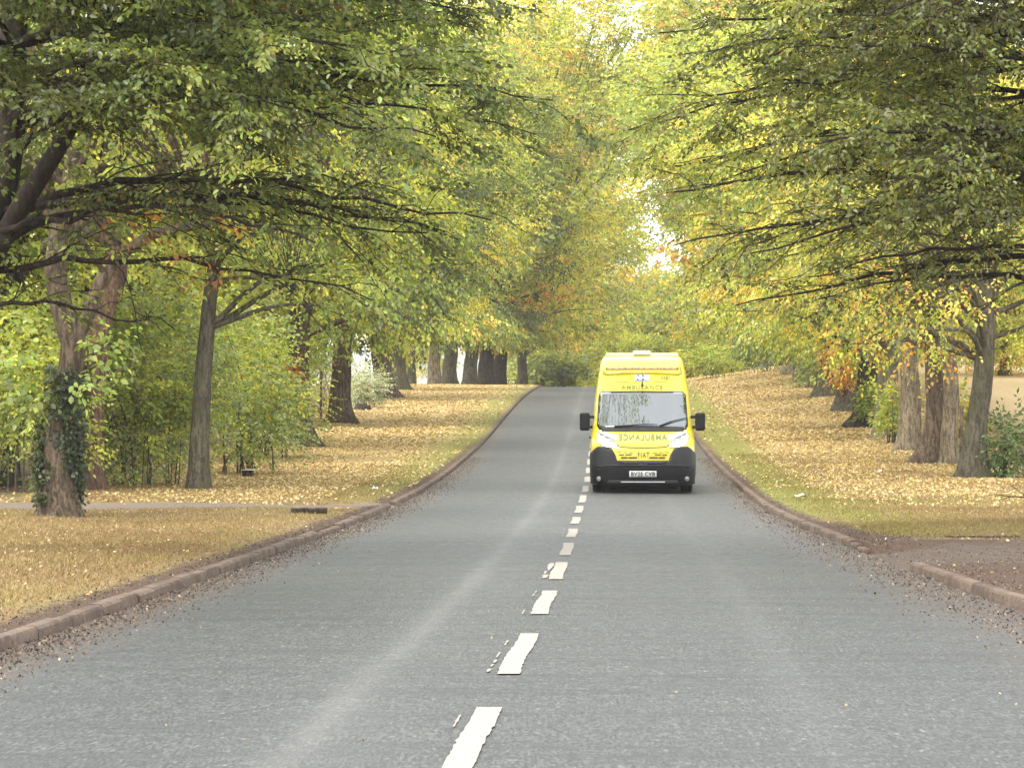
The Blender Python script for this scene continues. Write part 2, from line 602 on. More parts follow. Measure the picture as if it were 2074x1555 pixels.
def leaves_from_twigs(P, D, Nn, L, k, ll, lw, col, rng, fold=False, spread=55, droop=.15, jit=.45, jcol=.28):
    """rows of leaves on both sides of twigs -> verts, faces, tints"""
    M = len(P)
    if M == 0: return np.zeros((0, 3)), np.zeros((0, 4), int), np.zeros((0, 3))
    D = unit(D); S = unit(np.cross(D, Nn)); Nn = np.cross(S, D)
    t = (np.arange(k)[None, :] + .6 + rng.uniform(-.3, .3, (M, k))) / k
    side = np.where((np.arange(k)[None, :] + rng.integers(0, 2, (M, 1))) % 2 == 0, 1.0, -1.0)
    ang = np.radians(rng.normal(spread, 14, (M, k)))
    ang[:, -1] *= .2
    pos = P[:, None] + D[:, None] * (t * L[:, None])[..., None]
    pos[..., 2] -= .25 * (t ** 2) * L[:, None] * droop
    dr = D[:, None] * np.cos(ang)[..., None] + S[:, None] * (side * np.sin(ang))[..., None]
    dr = dr + rng.normal(0, .18, dr.shape)
    dr[..., 2] -= droop * rng.uniform(.4, 1.8, dr.shape[:2])
    dr = unit(dr).reshape(-1, 3)
    nn = Nn[:, None] + rng.normal(0, jit, (M, k, 3))
    nn = nn.reshape(-1, 3)
    sv = unit(np.cross(dr, nn)); nn = np.cross(sv, dr)
    pos = pos.reshape(-1, 3)
    n = len(pos)
    sz = rng.uniform(.7, 1.25, n)[:, None]
    l_, w_ = ll * sz, lw * sz
    c = np.repeat(col, k, 0) * np.clip(rng.normal(1, jcol, (n, 1)), .45, 1.8)
    c = np.clip(c * (1 + rng.normal(0, .08, (n, 3))), .005, .85)
    if fold:
        v = np.stack([pos,
                      pos + dr * l_ * .28 + sv * w_ * .44 + nn * w_ * .13, pos + dr * l_ * .62 + sv * w_ * .42 + nn * w_ * .10,
                      pos + dr * l_ - nn * l_ * .10,
                      pos + dr * l_ * .62 - sv * w_ * .42 + nn * w_ * .10, pos + dr * l_ * .28 - sv * w_ * .44 + nn * w_ * .13], 1)
        b = np.arange(n)[:, None] * 6
        f = np.concatenate([b + np.array([[0, 1, 2, 3]]), b + np.array([[0, 3, 4, 5]])], 0)
        return v.reshape(-1, 3), f, np.repeat(c, 6, 0)
    v = np.stack([pos, pos + dr * l_ * .45 + sv * w_ * .5, pos + dr * l_ - nn * l_ * .12, pos + dr * l_ * .45 - sv * w_ * .5], 1)
    f = np.arange(n)[:, None] * 4 + np.array([[0, 1, 2, 3]])
    return v.reshape(-1, 3), f, np.repeat(c, 4, 0)


class Leafage:
    def __init__(self): self.v, self.f, self.c, self.n = [], [], [], 0

    def add(self, vfc):
        v, f, c = vfc
        self.v.append(v); self.f.append(f + self.n); self.c.append(c); self.n += len(v)

    def build(self, name, parent=None, mat=None):
        return np_mesh(name, np.concatenate(self.v), np.concatenate(self.f), mat or LEAF, parent, tint=np.concatenate(self.c))


class Tubes:
    def __init__(self): self.v, self.f, self.n = [], [], 0

    def add(self, pts, rad, ns=6, rough=0.0, flare=None, rng=None):
        pts = np.asarray(pts, float); rad = np.asarray(rad, float)
        m = len(pts)
        tg = unit(np.gradient(pts, axis=0))
        ref = np.array([0.0, 0, 1]) if abs(tg[0, 2]) < .8 else np.array([0.0, 1, 0])
        x = unit(np.cross(tg, ref)); y = np.cross(tg, x)
        th = np.linspace(0, 2 * np.pi, ns, endpoint=False)
        rr = np.repeat(rad[:, None], ns, 1)
        if rough and rng is not None:
            ph = rng.uniform(0, 6.28, 4)
            rr = rr * (1 + rough * (np.sin(3 * th + ph[0] + .6 * np.arange(m)[:, None] * .3) + .7 * np.sin(5 * th + ph[1] - .4 * np.arange(m)[:, None] * .4)
                                    + .5 * np.sin(2 * th + ph[2])) + rng.normal(0, rough * .5, rr.shape))
        if flare is not None:
            ph = rng.uniform(0, 6.28)
            rr = rr * (1 + flare[:, None] * (1 + .55 * np.sin(5 * th + ph) + .35 * np.sin(3 * th + ph * 2)))
        v = pts[:, None] + rr[..., None] * (np.cos(th)[None, :, None] * x[:, None] + np.sin(th)[None, :, None] * y[:, None])
        b = self.n
        i = np.arange(m - 1)[:, None] * ns
        j = np.arange(ns)[None, :]
        j2 = (j + 1) % ns
        f = np.stack([b + i + j, b + i + j2, b + i + ns + j2, b + i + ns + j], -1).reshape(-1, 4)
        self.v.append(v.reshape(-1, 3)); self.f.append(f); self.n += m * ns

    def build(self, name, mat, parent=None):
        return np_mesh(name, np.concatenate(self.v), np.concatenate(self.f), mat, parent, smooth=True)


def curve_pts(ctrl, n, rng=None, wobble=0.0):
    ctrl = np.asarray(ctrl, float)
    d = np.concatenate([[0], np.cumsum(np.linalg.norm(np.diff(ctrl, axis=0), axis=1))])
    t = np.linspace(0, d[-1], n)
    # Catmull-Rom through the control points
    p = np.vstack([2 * ctrl[0] - ctrl[1], ctrl, 2 * ctrl[-1] - ctrl[-2]])
    out = np.zeros((n, 3))
    seg = np.clip(np.searchsorted(d, t, side='right') - 1, 0, len(ctrl) - 2)
    for q in range(n):
        s = seg[q]; f = (t[q] - d[s]) / max(d[s + 1] - d[s], 1e-6)
        a_, b_, c_, e_ = p[s], p[s + 1], p[s + 2], p[s + 3]
        out[q] = .5 * (2 * b_ + (c_ - a_) * f + (2 * a_ - 5 * b_ + 4 * c_ - e_) * f * f + (3 * b_ - a_ - 3 * c_ + e_) * f ** 3)
    if wobble and rng is not None:
        wv = rng.normal(0, wobble, (n, 3)); wv[0] = 0
        out += np.cumsum(wv, 0) * .5
    return out


def pick(pal, n, rng):
    cols = np.array([c for c, _ in pal]); wts = np.array([x for _, x in pal], float)
    return cols[rng.choice(len(cols), n, p=wts / wts.sum())]


def trunk_mesh(T, ctrl, r0, r1, rng, n=22, flare=.55, ns=14):
    p = curve_pts(ctrl, n, rng, .012)
    t = np.linspace(0, 1, n)
    hgt = p[:, 2] - p[0, 2]
    T.add(p, r0 + (r1 - r0) * t, ns, .035, 1.3 * flare * np.exp(-np.clip(hgt, 0, 99) / .36), rng)
    return p


def crown_twigs(centre, rad, ncl, tw, k, ll, rng, pal, zmin=-9, clr=(.8, 1.4), shell=.5, flat=.6, twl=.55, droop=.25, mix=.3):
    """cluster centres in an ellipsoid and the twigs round each of them"""
    v = unit(rng.normal(0, 1, (ncl, 3)))
    rr = shell + (1 - shell) * rng.random(ncl) ** .6
    lump = 1 + .18 * np.sin(v[:, 0] * 5 + centre[0]) * np.sin(v[:, 2] * 4 + 1) + .1 * rng.normal(0, 1, ncl)
    C = np.asarray(centre) + v * (rr * lump)[:, None] * np.asarray(rad)
    C[:, 2] = np.where(C[:, 2] < zmin, zmin + rng.uniform(0, 1.0, ncl), C[:, 2])
    cc = pick(pal, ncl, rng)
    cr = rng.uniform(*clr, ncl)
    o = unit(rng.normal(0, 1, (ncl, tw, 3)))
    q = rng.random((ncl, tw)) ** .45
    off = o * (q * cr[:, None])[..., None]
    off[..., 2] *= flat
    P = (C[:, None] + off).reshape(-1, 3)
    out = unit(C - np.asarray(centre))
    D = o * .9 + out[:, None] * .7 + rng.normal(0, .3, o.shape)
    D[..., 2] = D[..., 2] * .45 - droop
    D = D.reshape(-1, 3)
    Nn = np.array([0, 0, 1.0]) + rng.normal(0, .35, P.shape)
    L = rng.uniform(.6, 1.3, len(P)) * twl
    col = np.repeat(cc, tw, 0)
    sw = rng.random(len(P)) < mix
    col[sw] = pick(pal, int(sw.sum()), rng)
    col = col * rng.uniform(.75, 1.25, (len(P), 1))
    return C, P, D, Nn, L, col


def tree(name, label, group, base, ctrl, r0, r1, bark, crowns, seed, stems=(), k=6, ll=.12, lw=.075, cat='tree', flare=.55, limb_r=.07, zmax_trunk=None):
    """base (x, y); ctrl: trunk control points relative to the base; crowns: dicts of crown_twigs arguments"""
    rng = np.random.default_rng(seed)
    x, y = base
    root = empty(name, (x, y, float(gz(x, y)) - .06))
    tag(root, label, cat, group)
    T = Tubes()
    p = trunk_mesh(T, ctrl, r0, r1, rng, flare=flare)
    tops = [(p, np.linspace(r0, r1, len(p)))]
    for (sc, ra, rb) in stems:
        q = curve_pts(sc, 14, rng, .02)
        T.add(q, np.linspace(ra, rb, 14), 10, .04, None, rng)
        tops.append((q, np.linspace(ra, rb, 14)))
    Lf = Leafage()
    B = Tubes()
    for c in crowns:
        c = dict(c)
        kk = c.pop('k', k); l2 = c.pop('ll', ll); w2 = c.pop('lw', lw); limbs = c.pop('limbs', 1.0); dro = c.get('droop', .25)
        C, P, D, Nn, L, col = crown_twigs(rng=rng, k=kk, ll=l2, **c)
        Lf.add(leaves_from_twigs(P, D, Nn, L, kk, l2, w2, col, rng, droop=dro))
        for ci in C:
            if rng.random() > limbs: continue
            q, rq = tops[rng.integers(0, len(tops))]
            # spring from the stem a little below the cluster
            hz = np.clip(ci[2] - np.linalg.norm(ci[:2] - q[-1, :2]) * rng.uniform(.25, .6), q[0, 2] + (q[-1, 2] - q[0, 2]) * .5, q[-1, 2])
            j = int(np.argmin(np.abs(q[:, 2] - hz)))
            s = q[j]
            mid = s * .5 + ci * .5 + np.array([0, 0, .12 * np.linalg.norm(ci - s)]) + rng.normal(0, .15, 3)
            bp = curve_pts([s, mid, ci], 8, rng, .04)
            B.add(bp, np.linspace(min(limb_r, rq[j] * .5), .012, 8), 5)
    T.build('trunk', BARK[bark], root)
    if B.n: B.build('branch', BARK[bark], root)
    Lf.build('crown', root)
    return root


def hornbeam(label, base, trunk_ctrl, r0, r1, limbs, seed, pal, group, ll=.085, lw=.05, sub_step=.30, tw_step=.11, k=7, bark='dark', extra=()):
    """a near, low-branching tree: level limbs, flat sprays of twigs, leaves set along every twig"""
    rng = np.random.default_rng(seed)
    x, y = base
    root = empty('hornbeam_tree', (x, y, float(gz(x, y)) - .05))
    tag(root, label, 'tree', group)
    T, B = Tubes(), Tubes()
    tp = trunk_mesh(T, trunk_ctrl, r0, r1, rng, n=26)
    Lf = Leafage()
    TP, TD, TN, TL, TC = [], [], [], [], []

    def twigs(pts, dens, colr):
        seg = np.linalg.norm(np.diff(pts, axis=0), axis=1); tot = seg.sum()
        m = max(1, int(tot * dens))
        ts = rng.uniform(.12, 1, m) * (len(pts) - 1)
        i = np.minimum(ts.astype(int), len(pts) - 2); f = (ts - i)[:, None]
        P = pts[i] * (1 - f) + pts[i + 1] * f
        d = unit(pts[i + 1] - pts[i])
        sd = unit(np.cross(d, np.array([0, 0, 1.0])))
        an = np.radians(rng.normal(50, 15, m)) * np.where(rng.random(m) < .5, 1, -1)
        D = d * np.cos(an)[:, None] + sd * np.sin(an)[:, None] + rng.normal(0, .16, (m, 3))
        D[:, 2] += rng.normal(-.08, .2, m)
        TP.append(P); TD.append(D); TN.append(np.array([0, 0, 1.0]) + rng.normal(0, .42, (m, 3)))
        TL.append(rng.uniform(.22, .5, m)); TC.append(np.tile(colr, (m, 1)) * rng.uniform(.8, 1.2, (m, 1)))

    def add_limb(h, az, L, r, rise, droop_, dens=1.0):
        j = int(np.argmin(np.abs(tp[:, 2] - h)))
        s = tp[j]
        d = np.array([math.cos(az), math.sin(az), 0])
        sd = np.array([-d[1], d[0], 0])
        bend = rng.normal(0, .16)
        ctrl = [s + d * L * f + sd * bend * L * f * f + np.array([0, 0, rise * L * math.sin(min(1, f * 1.3) * 1.7) - droop_ * L * f * f]) for f in (0, .2, .45, .7, 1.0)]
        q = curve_pts(ctrl, 16, rng, .085)
        B.add(q, r * np.linspace(1, .12, 16) ** 1.15 + .004, 6)
        colr = pick(pal, 1, rng)[0]
        twigs(q[6:], 3 * dens, colr)
        pos = .22 * L
        side = 1
        while pos < L * .97:
            f = pos / L
            i = min(int(f * 15), 14)
            ss = q[i]; dd = unit(q[i + 1] - q[i])
            an = math.radians(rng.uniform(28, 58)) * side
            c_, s_ = math.cos(an), math.sin(an)
            sdir_ = np.array([dd[0] * c_ - dd[1] * s_, dd[0] * s_ + dd[1] * c_, dd[2] * .6 + rng.normal(.06, .26)])
            sl = L * rng.uniform(.22, .42) * (1.12 - f * .75)
            sp = curve_pts([ss, ss + sdir_ * sl * .5 + np.array([0, 0, .03 * sl]), ss + sdir_ * sl + np.array([0, 0, -.16 * sl * rng.uniform(0, 2.0)])], 7, rng, .035)
            B.add(sp, np.linspace(max(.006, r * .30 * (1 - f * .6)), .0035, 7), 4)
            cs = colr if rng.random() < .6 else pick(pal, 1, rng)[0]
            twigs(sp, dens / tw_step, cs)
            # a few side twigs of wood
            for _ in range(2):
                u_ = rng.integers(2, 6)
                e2 = sp[u_] + (sp[6] - sp[0]) * rng.uniform(.2, .38) + np.cross(unit(sp[6] - sp[0]), [0, 0, 1]) * rng.normal(0, .2) * sl
                b2 = curve_pts([sp[u_], (sp[u_] + e2) / 2 + rng.normal(0, .02, 3), e2], 5)
                B.add(b2, np.linspace(.006, .003, 5), 4)
                twigs(b2, dens / tw_step, cs)
            side = -side
            pos += sub_step * rng.uniform(.7, 1.4) * (L / 5.0) ** .5

    for lm in limbs: add_limb(*lm)
    for (pts, ra, rb) in extra:
        q = curve_pts(pts, 18, rng, .02)
        B.add(q, np.linspace(ra, rb, 18), 8, .03, None, rng)
    P, D, Nn, L, Cc = map(np.concatenate, (TP, TD, TN, TL, TC))
    Lf.add(leaves_from_twigs(P, D, Nn, L, k, ll, lw, Cc, rng, fold=True, droop=.28, jit=.6))
    T.build('trunk', BARK[bark], root)
    B.build('branch', BARK['twig'], root)
    Lf.build('crown', root)
    return root


def shrub(name, label, group, base, wx, wy, h, seed, pal, n_cl=26, tw=26, k=6, ll=.085, lw=.055, z0=.35, stems=10, cat='shrub', clr=(.35, .7)):
    rng = np.random.default_rng(seed)
    x, y = base
    root = empty(name, (x, y, float(gz(x, y)) - .03))
    tag(root, label, cat, group)
    C, P, D, Nn, L, col = crown_twigs((0, 0, z0 + (h - z0) * .52), (wx / 2, wy / 2, (h - z0) / 2), n_cl, tw, k, ll, rng, pal, zmin=z0, clr=clr, shell=.25, flat=.9, twl=.4, droop=.1)
    Lf = Leafage()
    Lf.add(leaves_from_twigs(P, D, Nn, L, k, ll, lw, col, rng, droop=.2, jit=.6))
    T = Tubes()
    for _ in range(stems):
        a_ = rng.uniform(0, 6.28); r_ = rng.random() ** .5
        bx, by = wx * .32 * r_ * math.cos(a_), wy * .32 * r_ * math.sin(a_)
        ci = C[rng.integers(0, len(C))]
        q = curve_pts([(bx, by, -.05), (bx * .9 + ci[0] * .2, by * .9 + ci[1] * .2, ci[2] * .45), ci], 8, rng, .02)
        T.add(q, np.linspace(rng.uniform(.012, .03), .005, 8), 5)
    T.build('stem', BARK['stem'], root)
    Lf.build('foliage', root)
    return root


# =================================================================== setting
tag(build_ground(), kind='structure')
road = build_road()
build_dashes(road)
build_kerbs()


def strip(name, cl, widths, mat, lift, n_across=8, seed=1, ragged=.12):
    """a sheet that follows the ground along a centre line"""
    rng = np.random.default_rng(seed)
    n = 60
    p = curve_pts([(a_, b_, 0) for a_, b_ in cl], n)
    t = unit(np.gradient(p, axis=0)); nn = np.stack([-t[:, 1], t[:, 0]], 1)
    wd = np.interp(np.linspace(0, 1, n), np.linspace(0, 1, len(widths)), widths)
    k = np.ones(5) / 5
    j1 = np.convolve(rng.normal(0, ragged, n + 4), k, 'valid'); j2 = np.convolve(rng.normal(0, ragged, n + 4), k, 'valid')
    s = np.linspace(-1, 1, n_across)
    off = np.where(s[None] < 0, s[None] * (wd / 2 + j1)[:, None], s[None] * (wd / 2 + j2)[:, None])
    X = p[:, :1] + nn[:, :1] * off; Y = p[:, 1:2] + nn[:, 1:2] * off
    Z = gz(X, Y) + lift
    V = np.stack([X, Y, Z], -1).reshape(-1, 3)
    idx = np.arange(n * n_across).reshape(n, n_across)
    F = np.stack([idx[:-1, :-1], idx[1:, :-1], idx[1:, 1:], idx[:-1, 1:]], -1).reshape(-1, 4)
    return tag(np_mesh(name, V, F, mat, smooth=True), kind='structure')


def gravel_mat(name, c0, c1, c2):
    m, n, out = new_mat(name)
    geo = n.nodes.new('ShaderNodeNewGeometry')
    P = geo.outputs['Position']
    f = noise(n, P, 45, 4, .7); g = noise(n, P, 2.5, 5, .65)
    c = mix_c(n, maprange(n, f, .3, .7), c0, c1)
    c = mix_c(n, maprange(n, g, .42, .66, 0, .7), c, c2)
    princ(n, out, c, .95, 0, .15, normal=bump(n, f, .8, .02))
    return m


def apron(name, side, rows, mat, seed):
    """a track that leaves the road through a gap in the kerb; rows: (metres from the road edge, y of its near side, y of its far side)"""
    rng = np.random.default_rng(seed)
    rows = np.array(rows, float)
    aa = np.concatenate([np.arange(-.22, .6, .1), np.arange(.7, rows[-1, 0], .3)])
    t = np.linspace(0, 1, 14)
    y0 = np.interp(aa, rows[:, 0], rows[:, 1]) + rng.normal(0, .05, len(aa)) * (aa > .5)
    y1 = np.interp(aa, rows[:, 0], rows[:, 2]) + rng.normal(0, .08, len(aa)) * (aa > .5)
    Y = y0[:, None] * (1 - t) + y1[:, None] * t
    A_ = np.repeat(aa[:, None], 14, 1)
    hw = hwl(Y) if side < 0 else hwr(Y)
    X = xc(Y) + side * (hw + A_)
    zr = road_surf(side * (hw - .2), Y) - .02
    zg = gz(xc(Y) + side * (hw + np.maximum(A_, .2)), Y) + .016
    b = sstep(-.2, .35, A_)
    Z = zr * (1 - b) + zg * b
    Z[:, 0] -= .07; Z[:, -1] -= .07; Z[:, 1] -= .012; Z[:, -2] -= .012
    V = np.stack([X, Y, Z], -1).reshape(-1, 3)
    m_ = len(aa)
    idx = np.arange(m_ * 14).reshape(m_, 14)
    F = np.stack([idx[:-1, :-1], idx[1:, :-1], idx[1:, 1:], idx[:-1, 1:]], -1).reshape(-1, 4)
    if side < 0: F = F[:, ::-1]
    return tag(np_mesh(name, V, F, mat, smooth=True), kind='structure')


apron('footpath', -1, [(-.3, 57.5, 59.5), (.5, 57.0, 59.4), (2, 55.8, 58.7), (5, 54.2, 57.5), (9, 52.2, 56.4)],
      gravel_mat('path_dirt', (0.11, 0.088, 0.072), (0.235, 0.19, 0.155), (0.15, 0.115, 0.09)), 1)
apron('driveway', 1, [(-.3, 33.5, 38.5), (.5, 33.6, 38.6), (2, 34.6, 39.6), (5, 36.0, 42), (12, 38.5, 46)],
      gravel_mat('drive_dirt', (0.04, 0.03, 0.024), (0.15, 0.122, 0.104), (0.075, 0.05, 0.037)), 4)

# far hills seen through the gaps under the trees
def ridge(y0, amp, base, seed, mat):
    rng = np.random.default_rng(seed)
    xs = np.linspace(-1500, 1500, 240)
    prof = base + sum(amp / (i + 1) * np.sin(xs / (210 / (i + 1)) + rng.uniform(0, 6)) for i in range(5)) + rng.normal(0, amp * .12, 240)
    V, F = [], []
    for i, (x_, h_) in enumerate(zip(xs, prof)):
        V += [(x_, y0 - 120, -10), (x_, y0, max(h_, -5)), (x_, y0 + 250, max(h_ * .8, -6)), (x_, y0 + 600, -10)]
    for i in range(239):
        for k in range(3): F.append((4 * i + k, 4 * i + 4 + k, 4 * i + 5 + k, 4 * i + 1 + k))
    return tag(np_mesh('distant_hills', V, F, mat, smooth=True), kind='structure')


ridge(2900, 5, 12, 2, plain('haze_tinted_woods', (0.04, 0.06, 0.075), .95, scale=.02, var=.3))  # bluish base colour puts distance haze into the green of the woods
ridge(2200, 3.5, 1, 8, plain('far_fields', (0.14, 0.14, 0.075), .95, scale=.02, var=.2))


# ------------------------------------------------------------------ grass and fallen leaves
def scatter_uv(n, u0, u1, y0, y1, rng, p=1.0):
    y = y0 + (y1 - y0) * rng.random(n) ** p
    a_ = rng.uniform(u0, u1, n)
    return a_, y


def build_grass():
    rng = np.random.default_rng(21)
    P, C, H = [], [], []
    for side, n, u1, ya, yb in ((-1, 210000, 6.4, 19, 82), (1, 150000, 6.6, 40, 92)):
        a_, y = scatter_uv(n, .45, u1, ya, yb, rng, 1.5)
        keep = rng.random(n) < sstep(.35, 1.0, a_ + rng.normal(0, .25, n))
        if side < 0:  # bare footpath
            pc = np.interp(a_, [0, 2, 5, 9], [58.4, 57.25, 55.85, 54.3])
            keep &= np.abs(y - pc) > np.interp(a_, [0, 2, 9], [1.1, 1.45, 2.1]) + rng.normal(0, .15, n)
        else:
            keep &= y > 43 + .25 * a_ + rng.normal(0, .7, n)
        a_, y = a_[keep], y[keep]
        x = xc(y) + (-(hwl(y) + a_) if side < 0 else hwr(y) + a_)
        P.append(np.stack([x, y, gz(x, y) - .004], 1))
        pn = .5 + .25 * np.sin(x * 1.7 + y * .6) + .25 * np.sin(y * .83 - x * .9 + 2)
        near = np.exp(-((a_ - .9) / .9) ** 2) * (.75 if side > 0 else .12 + .6 * sstep(50, 70, y))
        g = np.clip(pn * (.55 if side > 0 else .3) + near + rng.normal(0, .2, len(x)), 0, 1)[:, None]
        c = np.array([.31, .222, .112]) * (1 - g) + np.array([.225, .205, .05]) * g
        pt = (.5 + .5 * np.sin(x * .9 - y * .4 + 1) * np.sin(y * .6 + x * .5))[:, None]
        c = c * (1 - .35 * pt * np.array([.7, 1.0, 1.0]))
        C.append(c * rng.uniform(.55, 1.35, (len(x), 1)))
        H.append(np.where(rng.random(len(x)) < .1, 1.6, 1.0))
    P = np.concatenate(P); C = np.concatenate(C); H = np.concatenate(H)
    n = len(P)
    az = rng.uniform(0, 6.28, n); h = rng.uniform(.018, .05, n) * H; wd = rng.uniform(.004, .009, n)
    ln = rng.normal(0, .03, (n, 2))
    dx, dy = np.cos(az) * wd, np.sin(az) * wd
    V = np.stack([P + np.stack([dx, dy, 0 * dx], 1), P - np.stack([dx, dy, 0 * dx], 1), P + np.stack([ln[:, 0], ln[:, 1], h], 1)], 1)
    F = np.arange(3 * n).reshape(n, 3)
    o = np_mesh('grass', V, F, GRASSM, tint=np.repeat(C, 3, 0))
    tag(o, 'short dry autumn grass on the verges beside the road', 'grass', kind='stuff')


def flat_bits(name, label, cat, P, size, cols, rng, tilt=.5, aspect=.65, mat=None, kind='stuff'):
    n = len(P)
    az = rng.uniform(0, 6.28, n)
    d = np.stack([np.cos(az), np.sin(az), rng.normal(0, tilt, n)], 1); d = unit(d)
    nn = np.array([0, 0, 1.0]) + rng.normal(0, tilt, (n, 3))
    sv = unit(np.cross(d, nn)); nn = np.cross(sv, d)
    nn *= np.sign(nn[:, 2:3] + 1e-6)
    s = (size * rng.uniform(.6, 1.35, n))[:, None]
    p = P + np.array([0, 0, 1]) * (s * .12 + .003)
    v = np.stack([p - d * s * .5, p + sv * s * aspect * .5 + nn * s * .10, p + d * s * .5 + nn * s * .04, p - sv * s * aspect * .5 + nn * s * .12], 1)
    f = np.arange(4 * n).reshape(n, 4)
    o = np_mesh(name, v, f, mat or LEAF_DRY, tint=np.repeat(cols, 4, 0))
    return tag(o, label, cat, kind=kind)


def build_litter():
    rng = np.random.default_rng(31)
    P, C, S = [], [], []
    pal = [((.50, .37, .16), 4), ((.54, .42, .22), 3.5), ((.44, .28, .11), 2.2), ((.58, .49, .28), 1.5), ((.30, .18, .08), 1.0), ((.46, .36, .11), 2)]
    for side, n, mu, sg, ya, yb in ((-1, 140000, 3.3, 2.3, 56, 215), (1, 130000, 4.2, 2.6, 56, 210), (-1, 9000, 3.5, 2.4, 19, 60), (1, 4500, 4.0, 2.4, 24, 58)):
        a_ = rng.normal(mu, sg, n)
        y = ya + (yb - ya) * rng.random(n) ** 1.25
        clump = .45 + .6 * np.sin(a_ * 1.9 + y * .33) * np.sin(y * .51 - a_ * .7) + .35 * np.sin(y * .17 + a_) + rng.normal(0, .3, n)
        k = (a_ > .25) & (a_ < 9) & (clump > .1)
        k &= rng.random(n) < np.where(a_ < 1.4, .25, 1.0)
        if ya > 50: k &= rng.random(n) < sstep(56, 74, y) + .12
        if side < 0: k &= ~((y > np.interp(a_, [0, .5, 2, 5, 9], [57.2, 56.9, 55.8, 54.2, 52.2])) & (y < np.interp(a_, [0, .5, 2, 5, 9], [59.4, 59.3, 58.6, 57.4, 56.2])) & (rng.random(n) < .93))
        a_, y = a_[k], y[k]
        x = xc(y) + (-(hwl(y) + a_) if side < 0 else hwr(y) + a_)
        P.append(np.stack([x, y, gz(x, y)], 1))
        c = pick(pal, len(x), rng) * rng.uniform(.75, 1.2, (len(x), 1))
        C.append(c); S.append(np.where(y > 100, .092, .068) * (.62 if ya < 30 else 1))
    P = np.concatenate(P)
    S = np.concatenate([np.atleast_1d(s) for s in S])
    flat_bits('fallen_leaves', 'golden fallen leaves scattered thickly over both grass verges', 'leaves', P, S, np.concatenate(C), rng)
    # brown crumbs of old leaves and grit along the foot of the kerbs
    P, C = [], []
    pal = [((.075, .05, .036), 4), ((.10, .07, .05), 4), ((.15, .10, .072), 2.5), ((.28, .19, .11), .6), ((.45, .36, .25), .15)]
    for side, n in ((-1, 15000), (1, 11000)):
        y = 15 + 75 * rng.random(n) ** 1.7
        if side < 0: a_ = np.abs(rng.normal(0, .24, n)) + .01
        else: a_ = np.abs(rng.normal(0, .27, n)) * np.interp(y, [20, 36, 60], [1.4, 1.2, .7]) + .01
        u = np.where(side < 0, -(hwl(y) - a_), hwr(y) - a_)
        P.append(np.stack([xc(y) + u, y, road_surf(u, y)], 1)); C.append(pick(pal, n, rng))
        m_ = n // 3
        y = 17 + 60 * rng.random(m_) ** 1.5
        a_ = np.abs(rng.normal(.15, .22, m_)) + .15
        x = xc(y) + (-(hwl(y) + a_) if side < 0 else hwr(y) + a_)
        P.append(np.stack([x, y, gz(x, y)], 1)); C.append(pick(pal, m_, rng))
    m_ = 9000
    y = 22 + 21 * rng.random(m_); a_ = rng.uniform(.1, 5, m_)
    x = xc(y) + hwr(y) + a_
    P.append(np.stack([x, y, gz(x, y) + .02], 1)); C.append(pick(pal, m_, rng))
    m_ = 420   # odd leaves blown on to the carriageway
    y = 14 + 150 * rng.random(m_) ** 1.4; u = np.where(rng.random(m_) < .55, np.sign(rng.normal(0, 1, m_)) * (3.0 - np.abs(rng.normal(0, .7, m_))), rng.uniform(-3, 3, m_))
    P.append(np.stack([xc(y) + u, y, road_surf(u, y)], 1)); C.append(pick([((.34, .26, .13), 3), ((.42, .36, .22), 2), ((.12, .08, .05), 3)], m_, rng))
    P = np.concatenate(P); C = np.concatenate(C) * rng.uniform(.7, 1.25, (len(P), 1))
    flat_bits('leaf_litter', 'brown crumbled leaf litter along the kerb and the drive mouth', 'leaf litter', P, rng.uniform(.010, .027, len(P)), C, rng, tilt=.7)


build_grass()
build_litter()


